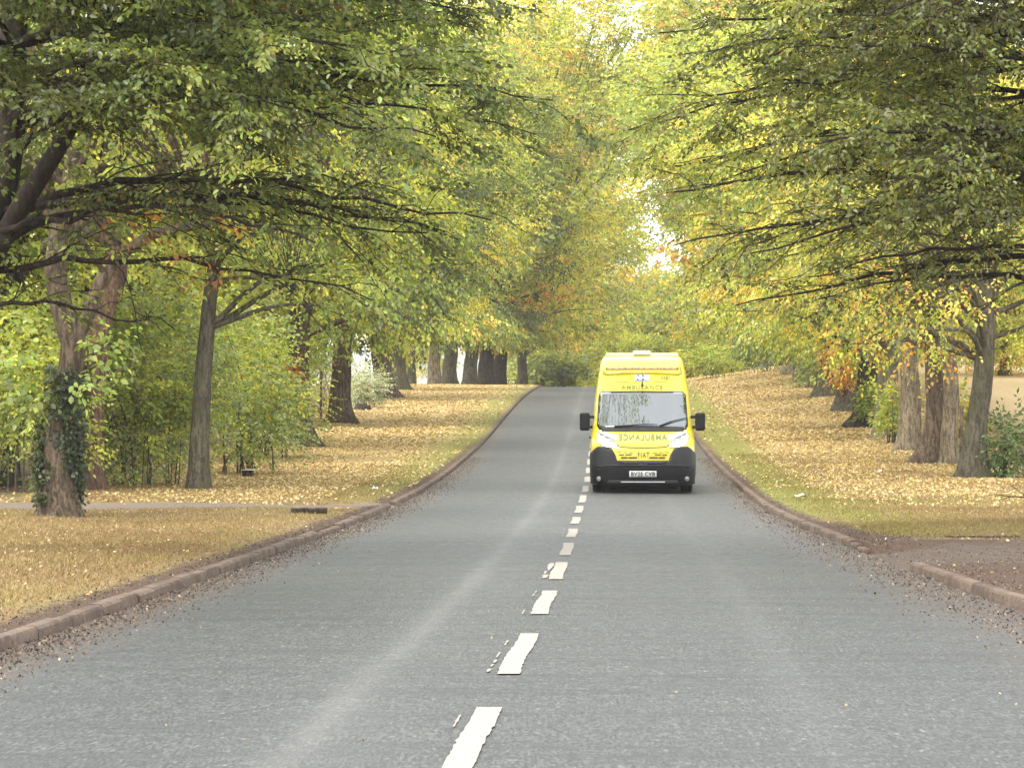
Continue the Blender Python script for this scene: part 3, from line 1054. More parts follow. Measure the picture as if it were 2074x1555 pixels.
# =================================================================== ambulance
def build_ambulance():
    vy = 66.0
    vx = (1301 - CX) * (vy + .3) / FPX
    root = empty('ambulance', (vx, vy, float(zroad(vy + 2, 1.1)) + .004), -.030)
    tag(root, 'yellow high-roofed ambulance with lit headlights driving towards us on the road', 'ambulance')
    yel, n, out = new_mat('yellow_paint')
    tc = n.nodes.new('ShaderNodeTexCoord')
    f = noise(n, tc.outputs['Object'], 2.5, 4)
    princ(n, out, mix_c(n, maprange(n, f, .3, .7), (0.41, 0.335, 0.006), (0.46, 0.38, 0.009)), .32, 0, .5, coat=.7)
    blk = plain('black_plastic', (0.006, 0.006, 0.007), .55, spec=.2, var=.25)
    dgrey = plain('dark_grey_plastic', (0.016, 0.016, 0.018), .55, spec=.25, var=.2)
    rub = plain('tyre_rubber', (0.02, 0.02, 0.02), .85, spec=.2, var=.3, scale=20)
    alu = plain('wheel_metal', (0.45, 0.45, 0.46), .35, metal=.8)
    white = plain('white_plastic', (0.6, 0.6, 0.6), .4)
    greenm = plain('green_lettering', (0.10, 0.135, 0.02), .5)
    dark = plain('dark_seam', (0.05, 0.04, 0.02), .7)
    platem = plain('number_plate_white', (0.46, 0.46, 0.45), .4)
    plblack = plain('plate_black', (0.015, 0.015, 0.015), .5)
    amber = plain('light_bar_lens', (0.30, 0.19, 0.03), .3, coat=.5, scale=30, var=.5)
    bluem = plain('badge_blue', (0.05, 0.09, 0.30), .5, spec=.2)
    beige = plain('painted_sky_sheen', (0.44, 0.40, 0.33), .35, coat=.5)  # pale base colour stands in for sky reflected in the bonnet
    glass, n, out = new_mat('dark_glass')
    p = princ(n, out, (0.035, 0.042, 0.045), .03, 0, .5)
    gl = n.nodes.new('ShaderNodeBsdfGlossy'); gl.inputs['Roughness'].default_value = .02
    gl.inputs['Color'].default_value = (.92, .95, 1, 1)
    mx = n.nodes.new('ShaderNodeMixShader')
    lw = n.nodes.new('ShaderNodeLayerWeight'); lw.inputs[0].default_value = .35
    n.links.new(maprange(n, lw.outputs['Facing'], 0, 1, .07, .36, False), mx.inputs[0])
    n.links.new(p.outputs[0], mx.inputs[1]); n.links.new(gl.outputs[0], mx.inputs[2])
    n.links.new(mx.outputs[0], out.inputs[0])
    lamp, n, out = new_mat('lit_headlight')
    em = n.nodes.new('ShaderNodeEmission'); em.inputs[0].default_value = (1, .98, .96, 1); em.inputs[1].default_value = 5.0
    n.links.new(em.outputs[0], out.inputs[0])
    lens = plain('headlight_lens', (0.23, 0.23, 0.245), .12, coat=1.0)

    YF = lambda z: np.interp(z, [.10, .17, .30, .50, .70, .88, .94, 1.02, 1.12, 1.22, 1.26, 1.945, 2.10, 2.39, 2.55, 2.64, 2.69], [.16, .09, .03, 0, .015, .05, .10, .23, .46, .72, .77, 1.42, 1.58, 1.86, 2.08, 2.32, 2.62])
    WF = lambda z: np.interp(z, [.10, .17, .5, 1.0, 1.25, 1.6, 1.945, 2.2, 2.39, 2.55, 2.64, 2.69], [.95, 1.0, 1.025, 1.02, .995, .96, .925, .89, .862, .83, .79, .72])
    CF = lambda z: np.interp(z, [.1, .5, .9, 1.25, 1.945, 2.4, 2.69], [.40, .42, .55, .50, .42, .40, .36])
    PW = 2.9
    YB = 5.85

    def F(x, z):
        wv = WF(z)
        q = np.clip(np.abs(x) / wv, 0, .99995)
        return YF(z) + CF(z) * (1 - (1 - q ** PW) ** (1 / PW))

    def on_front(x, z, off):
        x = np.asarray(x, float); z = np.asarray(z, float)
        h = .008
        fx = np.clip((F(x + h, z) - F(x - h, z)) / (2 * h), -4, 4); fz = (F(x, z + h) - F(x, z - h)) / (2 * h)
        nr = unit(np.stack([fx, -np.ones_like(fx), fz], -1))
        return np.stack([x, F(x, z), z], -1) + nr * off

    def on_side(sgn):
        def fn(y, z, off):
            y = np.asarray(y, float); z = np.asarray(z, float)
            return np.stack([sgn * (WF(z) + off), y, z], -1)
        return fn

    def patch(name, poly, mat, parent=root, off=.008, fn=on_front, step=.06, skirt=.02, smooth=True):
        pts = []
        m_ = len(poly)
        for i in range(m_):
            a_, b_ = np.array(poly[i], float), np.array(poly[(i + 1) % m_], float)
            k = max(1, int(np.ceil(np.linalg.norm(b_ - a_) / step)))
            for j in range(k): pts.append(a_ + (b_ - a_) * j / k)
        nb = len(pts)
        pa = np.array(pts)
        lo, hi = pa.min(0), pa.max(0)
        inner = []
        for gx in np.arange(lo[0] + step * .5, hi[0], step):
            for gy in np.arange(lo[1] + step * .5, hi[1], step):
                c_ = False; j = nb - 1
                for i in range(nb):
                    if (pa[i][1] > gy) != (pa[j][1] > gy) and gx < (pa[j][0] - pa[i][0]) * (gy - pa[i][1]) / (pa[j][1] - pa[i][1]) + pa[i][0]: c_ = not c_
                    j = i
                if c_ and np.min(np.linalg.norm(pa - (gx, gy), axis=1)) > step * .35: inner.append((gx, gy))
        vs = [Vector((float(q[0]), float(q[1]))) for q in pts] + [Vector((float(a_), float(b_))) for a_, b_ in inner]
        ed = [(i, (i + 1) % nb) for i in range(nb)]
        r_ = delaunay_2d_cdt(vs, ed, [], 1, 1e-6)
        v2 = np.array([(v[0], v[1]) for v in r_[0]])
        V = fn(v2[:, 0], v2[:, 1], off)
        Fc = [list(f_) for f_ in r_[2]]
        if skirt:
            Vb = fn(v2[:, 0], v2[:, 1], off - skirt)
            cnt = {}
            for f_ in Fc:
                for i in range(len(f_)):
                    e_ = (f_[i], f_[(i + 1) % len(f_)])
                    cnt[tuple(sorted(e_))] = None if tuple(sorted(e_)) in cnt else e_
            nv = len(V)
            V = np.vstack([V, Vb])
            Fc += [(b_, a_, a_ + nv, b_ + nv) for e_ in cnt.values() if e_ for a_, b_ in [e_]]
        o = np_mesh(name, V, Fc, mat, parent)
        if smooth: o.data.polygons.foreach_set('use_smooth', np.array([len(p_.vertices) == 3 for p_ in o.data.polygons]))
        return o

    def rrect(x0, x1, z0, z1, r=.02, n_=3):
        o_ = []
        for cx_, cz_, a0 in ((x1 - r, z1 - r, 0), (x0 + r, z1 - r, 90), (x0 + r, z0 + r, 180), (x1 - r, z0 + r, 270)):
            for i in range(n_ + 1):
                t_ = R(a0 + 90 * i / n_)
                o_.append((cx_ + r * math.cos(t_), cz_ + r * math.sin(t_)))
        return o_

    def mirror(p_): return [(-a_, b_) for a_, b_ in p_][::-1]

    def box(name, lo, hi, mat, parent=root, bev=.0):
        import bmesh
        bm = bmesh.new()
        bmesh.ops.create_cube(bm, size=1.0)
        for v in bm.verts: v.co = Vector([lo[i] + (hi[i] - lo[i]) * (v.co[i] + .5) for i in range(3)])
        if bev: bmesh.ops.bevel(bm, geom=list(bm.edges), offset=bev, segments=3, profile=.5, affect='EDGES')
        me = bpy.data.meshes.new(name); bm.to_mesh(me); bm.free()
        me.materials.append(mat)
        o = bpy.data.objects.new(name, me); COL.objects.link(o); o.parent = parent
        return o

    # body shell
    zs = np.array([.17, .24, .32, .42, .52, .62, .72, .80, .86, .90, .94, .98, 1.02, 1.07, 1.12, 1.17, 1.22, 1.28, 1.36, 1.46, 1.58, 1.70, 1.82, 1.945, 2.02, 2.10, 2.2, 2.3, 2.39, 2.47, 2.55, 2.60, 2.64, 2.67, 2.69])
    arc = np.sin(np.linspace(-np.pi / 2, np.pi / 2, 49))
    rows = []
    for z in zs:
        wv = WF(z); xs = arc * wv
        fr = np.stack([xs, F(xs, np.full_like(xs, z)), np.full_like(xs, z)], 1)
        y0 = fr[0, 1]
        sy = np.linspace(YB - .03 * (z > 2.5), y0, 14)[:-1]
        L = np.stack([np.full_like(sy, -wv), sy, np.full_like(sy, z)], 1)
        Rr = L[::-1].copy(); Rr[:, 0] *= -1
        rows.append(np.vstack([L, fr, Rr]))
    G = np.array(rows)
    nr_, nc_ = G.shape[:2]
    idx = np.arange(nr_ * nc_).reshape(nr_, nc_)
    Fc = [tuple(q) for q in np.stack([idx[:-1, :-1], idx[:-1, 1:], idx[1:, 1:], idx[1:, :-1]], -1).reshape(-1, 4)]
    ns_ = len(Fc)
    Fc += [tuple(idx[-1, :]), tuple(idx[0, ::-1]), tuple(list(idx[:, 0][::-1]) + list(idx[:, -1]))[::-1]]
    body = np_mesh('body', G.reshape(-1, 3), Fc, yel, root)
    body.data.polygons.foreach_set('use_smooth', np.arange(len(Fc)) < ns_)

    # windscreen with its black border
    def scr(g): return [(-.868 - g, 1.30), (-.83 - g, 1.245 - g), (0, 1.215 - g), (.83 + g, 1.245 - g), (.868 + g, 1.30), (.855 + g, 1.6), (.835 + g, 1.90), (.80, 1.945 + g), (0, 1.955 + g), (-.80, 1.945 + g), (-.835 - g, 1.90), (-.855 - g, 1.6)]
    patch('screen_surround', scr(.022), blk, off=.006)
    ws = patch('windscreen', scr(0), glass, off=.012)
    patch('scuttle_panel', [(-.80, 1.19), (.80, 1.19), (.80, 1.262), (.3, 1.285), (-.3, 1.285), (-.80, 1.262)], dgrey, off=.020)
    for pts in ([(.86, 1.435), (.55, 1.36), (.33, 1.275)], [(.30, 1.30), (.05, 1.315), (-.15, 1.29), (-.55, 1.265)]):
        T = Tubes()
        pp = np.array(pts)
        xs = np.interp(np.linspace(0, 1, 14), np.linspace(0, 1, len(pts)), pp[:, 0]); zz = np.interp(np.linspace(0, 1, 14), np.linspace(0, 1, len(pts)), pp[:, 1])
        T.add(on_front(xs, zz, .035), np.interp(np.linspace(0, 1, 14), [0, .4, 1], [.008, .011, .017]), 6)
        T.build('wiper', blk, root)

    # black bumper, cladding and grille
    half = [(-1.018, .18), (0, .18), (0, .64), (-.50, .64), (-.535, .755), (-.60, .865), (-.70, .885), (-.86, .905), (-.93, .86), (-1.018, .77)]
    bpoly = [(-1.018, .18), (1.018, .18), (1.018, .77), (.93, .86), (.86, .905), (.70, .885), (.60, .865), (.535, .755), (.50, .64), (-.50, .64), (-.535, .755), (-.60, .865), (-.70, .885), (-.86, .905), (-.93, .86), (-1.018, .77)]
    bump_o = patch('bumper', bpoly, plain('bumper_plastic', (0.010, 0.0105, 0.012), .5, spec=.25, var=.2), off=.014, skirt=.03)
    patch('lower_bumper', [(-.86, .175), (.86, .175), (.90, .50), (.72, .535), (-.72, .535), (-.90, .50)], blk, bump_o, off=.055, skirt=.06)
    patch('bumper_step', [(-.86, .505), (-.60, .53), (.60, .53), (.86, .505), (.86, .53), (.60, .558), (-.60, .558), (-.86, .53)], dgrey, bump_o, off=.07, skirt=.05)
    patch('lower_intake', [(-.42, .565), (.42, .565), (.46, .632), (-.46, .632)], plain('intake_black', (.008, .008, .008), .6), bump_o, off=.024)
    for i in range(9):
        xx = -.38 + .095 * i
        patch('intake_bar', [(xx, .565), (xx + .018, .565), (xx + .018, .63), (xx, .63)], dgrey, bump_o, off=.03, skirt=.01)
    patch('tow_cover', rrect(-.09, .09, .545, .575, .01), dgrey, bump_o, off=.03)
    patch('bottom_intake', [(-.70, .20), (.70, .20), (.66, .285), (-.66, .285)], plain('intake_dark', (.006, .006, .006), .7), bump_o, off=.062, skirt=.01)
    patch('skid_strip', [(-.42, .245), (.42, .245), (.42, .262), (-.42, .262)], plain('silver_trim', (.6, .6, .6), .3, metal=.5), bump_o, off=.072)
    patch('chin_flap', [(-.62, .105), (-.08, .115), (0, .10), (.08, .115), (.62, .105), (.70, .19), (-.70, .19)], blk, bump_o, off=.03)
    for sx in (-1, 1):
        cxl = sx * .83
        ring = [(cxl + .05 * math.cos(t_), .30 + .05 * math.sin(t_)) for t_ in np.linspace(0, 2 * math.pi, 17)[:-1]]
        fo = patch('fog_light', ring, dgrey, off=.062, step=.03)
        ring = [(cxl + .036 * math.cos(t_), .30 + .036 * math.sin(t_)) for t_ in np.linspace(0, 2 * math.pi, 15)[:-1]]
        patch('fog_lens', ring, lens, fo, off=.068, step=.03)

    # yellow grille: slots
    slots = []
    for (xa, xb, z_) in ((.12, .285, .695), (.30, .425, .695), (.225, .345, .752), (.37, .465, .748), (.19, .27, .79), (.31, .38, .795), (.43, .50, .80)):
        hh = .017 if z_ < .7 else (.012 if z_ < .78 else .005)
        for sx in (-1, 1):
            x0, x1 = sorted((sx * xa, sx * xb))
            slots.append((x0, x1, z_, hh))
    for (x0, x1, z_, hh) in slots:
        patch('grille_slot', [(x0, z_ - hh), (x1, z_ - hh * .9), (x1 + .008, z_ + hh), (x0 + .008, z_ + hh * .9)], plblack if 'gm' in globals() else dark, off=.006, skirt=.0)
    # bonnet seam
    seam = [(-.66, 1.02), (-.56, .99), (-.48, .925), (-.40, .898), (0, .888), (.40, .898), (.48, .925), (.56, .99), (.66, 1.02)]
    T = Tubes()
    pq = curve_pts([(a_, 0, b_) for a_, b_ in seam], 60)
    T.add(on_front(pq[:, 0], pq[:, 2], .003), np.full(60, .009), 5)
    T.build('bonnet_seam', dark, root)
    for sx in (-1, 1):   # sky reflection on the bonnet shoulders, painted as pale patches
        pl = [(-.88, 1.185), (-.80, 1.215), (-.62, 1.15), (-.50, 1.11), (-.50, 1.03), (-.565, 1.045), (-.71, 1.105), (-.845, 1.172)]
        patch('bonnet_sky_sheen', pl if sx < 0 else mirror(pl), beige, off=.004, skirt=0)

    hl = [(-.905, 1.13), (-.865, 1.165), (-.71, 1.095), (-.56, 1.03), (-.495, .925), (-.53, .885), (-.66, .883), (-.80, .912), (-.875, .985)]
    il = [(-.885, 1.11), (-.858, 1.13), (-.80, 1.03), (-.70, .985), (-.53, .955), (-.515, .912), (-.55, .897), (-.66, .899), (-.785, .93), (-.855, 1.0)]
    for sx in (-1, 1):
        h_ = patch('headlight', hl if sx < 0 else mirror(hl), lens, off=.010)
        patch('lamp', il if sx < 0 else mirror(il), lamp, h_, off=.018)

    # lettering
    def text(name, s, size, x, z, mat, off, bold=0.0, flip=False, fn=on_front, parent=root, sx=1.0, gap=1.0):
        cu = bpy.data.curves.new(name, 'FONT')
        cu.body = s; cu.size = size; cu.align_x = 'CENTER'; cu.align_y = 'CENTER'; cu.offset = bold; cu.resolution_u = 3; cu.space_character = gap
        ob = bpy.data.objects.new(name, cu); COL.objects.link(ob)
        dg = bpy.context.evaluated_depsgraph_get()
        me = bpy.data.meshes.new_from_object(ob.evaluated_get(dg))
        bpy.data.objects.remove(ob)
        co = np.zeros(len(me.vertices) * 3, np.float32); me.vertices.foreach_get('co', co); co = co.reshape(-1, 3)
        g = co[:, 0] * sx * (-1 if flip else 1) + x
        V = fn(g, co[:, 1] + z, off).astype(np.float32)
        me.vertices.foreach_set('co', V.ravel()); me.update()
        me.materials.clear(); me.materials.append(mat)
        me.name = name
        o = bpy.data.objects.new(name, me); COL.objects.link(o); o.parent = parent
        return o
    text('lettering', 'AMBULANCE', .118, 0, 2.04, greenm, .009, .002, sx=1.08, gap=1.15)
    text('lettering', 'AMBULANCE', .15, 0, 1.075, greenm, .009, .002, flip=True, sx=.98, gap=1.13)
    text('lettering', '4247', .095, .46, 2.225, greenm, .018, .001)
    bp = patch('emblem', rrect(-.15, .15, 2.165, 2.305, .008), plain('badge_white', (.30, .30, .32), .5), off=.006)
    patch('emblem_panel', rrect(-.132, .132, 2.182, 2.288, .004), bluem, bp, off=.009, skirt=0)
    text('emblem_lettering', 'NHS', .125, 0, 2.232, white, .013, .005, parent=bp, sx=1.1)
    text('maker_lettering', 'FIAT', .14, .01, .745, plblack, .012, .0005, sx=.62, gap=1.4)
    pl_ = patch('number_plate', rrect(-.262, .262, .335, .45, .01), platem, off=.078, skirt=.02)
    text('plate_lettering', 'BV25 CVB', .112, 0, .392, plblack, .083, .003, parent=pl_, sx=.86, gap=1.13)

    # high roof: raised visor panel, recessed light bar, roof lights, aerial
    patch('visor_panel', [(-.775, 2.315), (-.70, 2.29), (-.28, 2.315), (.28, 2.315), (.70, 2.29), (.775, 2.315), (.765, 2.42), (.74, 2.465), (-.74, 2.465), (-.765, 2.42)], yel, off=.028, skirt=.04)
    lb = patch('light_bar', rrect(-.715, .715, 2.376, 2.415, .012), plain('light_bar_housing', (.10, .07, .02), .5), off=.036, skirt=.02)
    for i in range(11):
        x0 = -.69 + i * .126
        patch('light_module', rrect(x0, x0 + .10, 2.382, 2.409, .005), amber, lb, off=.041, skirt=.01, step=.05)
    for sx in (-1, 1):
        patch('roof_panel', rrect(-.50 if sx < 0 else .22, -.22 if sx < 0 else .50, 2.15, 2.31, .03), yel, off=.007, skirt=.012)
    rl = box('roof_light_bar', (-.73, 2.62, 2.66), (.73, 2.92, 2.735), plain('pale_yellow_lens', (.80, .72, .30), .3, coat=.6), bev=.025)
    box('roof_light', (-.18, 2.55, 2.69), (.18, 2.95, 2.785), white, bev=.04)
    T = Tubes()
    b0 = on_front(np.array([0.0]), np.array([2.06]), .03)[0]
    T.add([b0 + np.array([0, 0, -.02]), b0 + np.array([0, -.01, .01]), b0 + np.array([0, 0, .06]), b0 + np.array([0, 0, .10])], [.012, .026, .016, .006], 8)
    T.add([b0 + np.array([0, 0, .08]), b0 + np.array([0, .03, .28])], [.006, .004], 6)
    T.build('aerial', plain('aerial_dark', (.05, .04, .02), .5), root)

    # mirrors
    for sx in (-1, 1):
        sidef = sx
        mr = empty('wing_mirror', (0, 0, 0)); mr.parent = root
        x0, x1 = sorted((sx * 1.035, sx * 1.235))
        box('mirror_housing', (x0, 1.02, 1.20), (x1, 1.17, 1.555), blk, mr, bev=.045)
        box('mirror_glass', (x0 + .03, 1.172, 1.24), (x1 - .03, 1.176, 1.52), alu, mr)
        for z_ in (1.27, 1.47):
            T = Tubes()
            T.add([(sx * .965, 1.22, z_), (sx * 1.02, 1.16, z_), (sx * 1.10, 1.10, z_)], [.03, .028, .028], 8)
            T.build('mirror_arm', blk, mr)
        # cab door: window and seam, sliding panel lines, cladding
        fs = on_side(sx)
        fl = (lambda p_: p_) if sx > 0 else (lambda p_: p_)
        patch('side_window', [(1.30, 1.28), (2.42, 1.25), (2.42, 1.86), (1.92, 1.88), (1.62, 1.68)], glass, off=.006, fn=fs, step=.12)
        patch('lower_cladding', [(.9, .18), (.9, .42), (5.7, .42), (5.7, .18)], dgrey, off=.010, fn=fs, step=.3)
        for yy in (1.28, 2.50, 3.75):
            patch('door_seam', [(yy, .45), (yy + .014, .45), (yy + .014, 2.05), (yy, 2.05)], dark, off=.003, fn=fs, step=.2, skirt=0)
        box('door_handle', (min(sx * 1.02, sx * 1.06), 2.25, 1.02), (max(sx * 1.02, sx * 1.06), 2.43, 1.06), blk, bev=.008)

    # wheels
    def wheel(x, y, sgn):
        wroot = empty('wheel', (x, y, .345)); wroot.parent = root

        def lathe(name, prof, mat, ns=40):
            V, Fq = [], []
            for (px_, r_) in prof:
                for i in range(ns):
                    t_ = 2 * math.pi * i / ns
                    V.append((px_ * sgn, r_ * math.cos(t_), r_ * math.sin(t_)))
            for j in range(len(prof) - 1):
                for i in range(ns):
                    Fq.append((j * ns + i, j * ns + (i + 1) % ns, (j + 1) * ns + (i + 1) % ns, (j + 1) * ns + i))
            return np_mesh(name, V, Fq, mat, wroot, smooth=True)
        lathe('tyre', [(-.112, .21), (-.118, .27), (-.108, .325), (-.08, .343), (-.03, .347), (-.028, .339), (-.022, .339), (-.02, .347), (.02, .347), (.022, .339), (.028, .339), (.03, .347), (.08, .343), (.108, .325), (.118, .27), (.112, .21)], rub)
        lathe('rim', [(.108, .212), (.10, .20), (.07, .19), (.055, .12), (.075, .09), (.08, .0), (.08, .0001)], alu)
    for sx in (-1, 1):
        wheel(sx * .865, 1.05, sx)
        wheel(sx * .865, 4.75, sx)
    box('underbody', (-.72, .35, .17), (.72, 5.6, .42), plain('underbody_black', (.012, .012, .012), .8))
    return root


build_ambulance()


# =================================================================== trees
def rel(bx, by, d, pts):
    """control points (pixel column, pixel row[, metres further away]) -> metres relative to the tree's base"""
    return [((p[0] - bx) * d / FPX, p[2] if len(p) > 2 else 0.0, (by - p[1]) * d / FPX + .02) for p in pts]


G1 = [(GREEN, 5), (BRIGHT, 3), (YGREEN, 2)]
G2 = [(GREEN, 4), (YGREEN, 4), (BRIGHT, 3), (YELLOW, .6)]
YG = [(YGREEN, 6), (BRIGHT, 3), (YELLOW, 3), (GREEN, 2), (ORANGE, .35)]
DG = [(DGREEN, 5), (GREEN, 5), (BRIGHT, 1)]
GG = [(GGREEN, 4), (GREEN, 4), (BRIGHT, 2)]
OY = [(YGREEN, 4), (YELLOW, 3), (ORANGE, 1.3), (GREEN, 2.5), (BRIGHT, 2)]
OR = [(ORANGE, 5), (RUST, 1.2), (YELLOW, 2)]
RD = [(RUST, 3), (ORANGE, 1), (DGREEN, 3), (GREEN, 2)]
NEARL = [((0.106, 0.136, 0.037), 5), ((0.178, 0.221, 0.057), 3.2), ((0.069, 0.085, 0.025), 2.6), ((0.287, 0.333, 0.086), 1.4), ((0.483, 0.253, 0.046), .12), ((0.345, 0.138, 0.057), .07)]
NEARR = [((0.120, 0.138, 0.032), 5), ((0.198, 0.224, 0.053), 3.2), ((0.076, 0.085, 0.023), 2.4), ((0.299, 0.310, 0.075), 1.6), ((0.460, 0.253, 0.057), .12), ((0.345, 0.149, 0.069), .08)]
ROWL, ROWR = 'avenue trees along the left verge', 'avenue trees along the right verge'
PI = math.pi

# --- the two near hornbeams whose boughs roof the road
rng0 = np.random.default_rng(77)
lims = []
for i in range(60):
    h = rng0.uniform(4.2, 8.6)
    az = rng0.uniform(-.62 * PI, .36 * PI) if i % 5 else rng0.uniform(0, 2 * PI)
    L = rng0.uniform(4.3, 6.2) * (1 - .05 * max(0, h - 6)) * (.86 if math.cos(az) < .5 else 1)
    lims.append((h, az, L, rng0.uniform(.035, .06), rng0.uniform(.02, .11), rng0.uniform(.03, .13), 1.0))
# the low dark boughs that hang clear of the crown
lims += [(3.3, .03 * PI, 5.0, .055, .13, .14, .22), (3.1, -.12 * PI, 4.4, .045, .08, .12, .25), (3.5, .10 * PI, 5.0, .05, .09, .10, .3), (3.7, -.03 * PI, 5.3, .055, .11, .10, .35), (3.8, .16 * PI, 5.0, .045, .08, .11, .4), (3.6, -.18 * PI, 4.8, .045, .07, .11, .35),
         (3.2, -.24 * PI, 4.0, .045, .06, .12, .3), (2.8, -.06 * PI, 2.4, .03, -.02, .12, .3)]
hornbeam('near hornbeam leaning in from the left edge, dark boughs over the left lane',
         (-6.5, 36.0), [(0, 0, 0), (.05, 0, 1.2), (.22, 0, 2.2), (.66, 0, 2.9), (1.1, .1, 3.9), (1.2, .2, 5.6), (1.2, .2, 8.6)], .25, .09, lims, 101, NEARL,
         'near hornbeams arching over the road', ll=.072, lw=.042, tw_step=.08,
         extra=[([(.35, 0, 2.2), (.9, -.2, 3.0), (1.3, -.3, 3.7), (1.6, -.4, 4.15), (2.0, -.4, 4.9), (2.3, -.4, 6.0)], .15, .05)])
lims = []
for i in range(62):
    h = rng0.uniform(4.15, 9.2)
    az = PI + rng0.uniform(-.38 * PI, .62 * PI) if i % 5 else rng0.uniform(0, 2 * PI)
    L = rng0.uniform(4.6, 6.6) * (1 - .05 * max(0, h - 6)) * (.86 if math.cos(az) > -.5 else 1)
    lims.append((h, az, L, rng0.uniform(.04, .07), rng0.uniform(.02, .10), rng0.uniform(.03, .13), 1.0))
lims += [(4.3, PI * 1.02, 5.8, .085, .05, .05, .4), (3.6, PI * .98, 5.0, .055, .03, .13, .2), (3.9, PI * 1.12, 5.4, .06, .06, .10, .3), (3.8, PI * 1.2, 5.2, .05, .05, .10, .3), (4.0, PI * .96, 6.0, .065, .05, .09, .3),
         (3.4, PI * 1.05, 4.0, .05, .05, .14, .2), (4.1, PI * .92, 5.6, .07, .07, .08, .4)]
hornbeam('near hornbeam off the right edge, thick black boughs over the right lane',
         (8.0, 43.0), [(0, 0, 0), (-.05, 0, 1.5), (-.1, 0, 3.0), (-.2, .1, 4.5), (-.2, .1, 6.5), (-.3, .1, 9.2)], .34, .11, lims, 102, NEARR,
         'near hornbeams arching over the road', ll=.072, lw=.041, tw_step=.085)


# --- left row, nearest first
def ltree(name, label, px, py, d, pts, r0, r1, bark, crowns, seed, group=ROWL, **kw):
    x, y = at_pixel(px, py)
    if d is None: d = y
    else:
        x = (px - CX) * d / FPX; y = d
    return tree(name, label, group, (x, y), rel(px, py, y, pts), r0, r1, bark, crowns, seed, **kw), y


def cr(z, r, rz, ncl, tw, pal, dx=0.0, dy=0.0, **kw):
    zb = kw.pop('zmin', 3.2)
    return dict(centre=(dx, dy, z), rad=(r, r, rz), ncl=ncl, tw=tw, pal=pal, zmin=zb, **kw)


def skirt(z, pal, l_, dx=0.0, r=4.4, n_=34):
    return dict(centre=(dx, -.5, z), rad=(r, r, 1.5), ncl=n_, tw=30, pal=pal, zmin=2.85, clr=(.6, 1.0), ll=l_, lw=l_ * .6, limbs=.5, droop=.6)


t1, d1 = ltree('oak_tree', 'ivy-clad forked tree at the left with pale shoots up its trunk', 122, 1046, None,
               [(122, 1050), (120, 950), (126, 850), (142, 760), (150, 700), (128, 620), (113, 540), (120, 470), (135, 390), (150, 300)], .25, .12, 'brown',
               [cr(8.2, 4.6, 3.2, 70, 40, G2, zmin=5.2, twl=.5)], 201, flare=.35,
               stems=[rel(122, 1046, 53, [(150, 705), (178, 650), (205, 590), (245, 535), (300, 495), (350, 482), (420, 470)])and (rel(122, 1046, 53, [(150, 705), (178, 650), (205, 590), (245, 535), (300, 495), (350, 482), (420, 470)]), .12, .06)], ll=.105, lw=.06)
# ivy and shoots on its trunk
rng = np.random.default_rng(9)
n_ = 2600
hz = rng.uniform(.25, 2.25, n_); th_ = rng.uniform(0, 6.28, n_)
keep = np.sin(th_ * 2 + hz * 2.5) + rng.normal(0, .5, n_) - .35 > -.2 + .3 * (hz < .6)
hz, th_ = hz[keep], th_[keep]
tcx = np.interp(hz, [0, .75, 1.5, 2.2], [0, -.02, .03, .15])
rr_ = .245 + rng.uniform(0, .05, len(hz))
P_ = np.stack([tcx + rr_ * np.cos(th_), rr_ * np.sin(th_), hz], 1)
D_ = np.stack([np.cos(th_) * .5, np.sin(th_) * .5, rng.normal(-.2, .5, len(hz))], 1) + rng.normal(0, .3, (len(hz), 3))
N_ = np.stack([np.cos(th_), np.sin(th_), np.full(len(hz), .5)], 1)
Lf = Leafage()
Lf.add(leaves_from_twigs(P_, D_, N_, np.full(len(hz), .12), 3, .07, .06, pick([((.035, .05, .022), 4), ((.06, .085, .035), 3), ((.15, .17, .11), 1)], len(hz), rng), rng))
Lf.build('ivy', t1)
C_, P_, D_, N_, L_, c_ = crown_twigs((-.05, -.3, 2.3), (1.15, .6, .6), 16, 10, 4, .1, rng, [((.30, .36, .12), 3), ((.20, .27, .07), 3)], zmin=1.6, clr=(.2, .4), twl=.3)
Lf = Leafage()
Lf.add(leaves_from_twigs(P_, D_, N_, L_, 4, .12, .085, c_, rng, fold=True))
Lf.build('shoot_leaves', t1)

ltree('oak_tree', 'reddish-brown trunk behind the ivy-clad tree, leaning right into a thick bent bough', 178, 992, None,
      [(178, 992), (180, 880), (186, 780), (198, 690), (218, 610), (238, 565), (240, 530), (222, 490), (205, 450), (190, 400)], .26, .16, 'red',
      [cr(8.9, 4.4, 3.6, 75, 40, G1, zmin=5.2, dx=-.5)], 202, flare=.3, ll=.11, lw=.065)
x_, y_ = at_pixel(20, 985)
tree('oak_tree', 'dark slanting trunk half hidden by leaves at the far left of the photo', ROWL, (x_, y_), rel(20, 985, y_, [(20, 985), (22, 900), (38, 820), (60, 760), (45, 640), (30, 500)]),
     .17, .10, 'dark', [cr(7.5, 4.0, 3.8, 70, 40, G2, zmin=3.2, dx=-1.0)], 203, flare=.3, ll=.11, lw=.065)
ltree('ash_tree', 'slim straight grey-brown trunk standing alone at the edge of the golden leaves', 402, 992, None,
      [(402, 994), (404, 900), (408, 800), (415, 700), (424, 610), (433, 545), (445, 470), (452, 390), (460, 300)], .205, .09, 'grey',
      [cr(8.3, 4.6, 3.7, 95, 42, G2, zmin=4.5, dx=.8), cr(4.0, 1.4, .7, 10, 22, G1, dx=2.4, dy=.2, zmin=3.4, clr=(.4, .7)), cr(12.5, 3.2, 1.8, 26, 30, G1, dx=6.4, dy=1.5, zmin=9, clr=(.6, 1.0), limbs=.12)], 204, flare=.28, ll=.115, lw=.065,
      stems=[(rel(402, 992, 65, [(434, 572), (455, 555), (490, 548), (540, 556), (590, 580)]), .06, .02)])
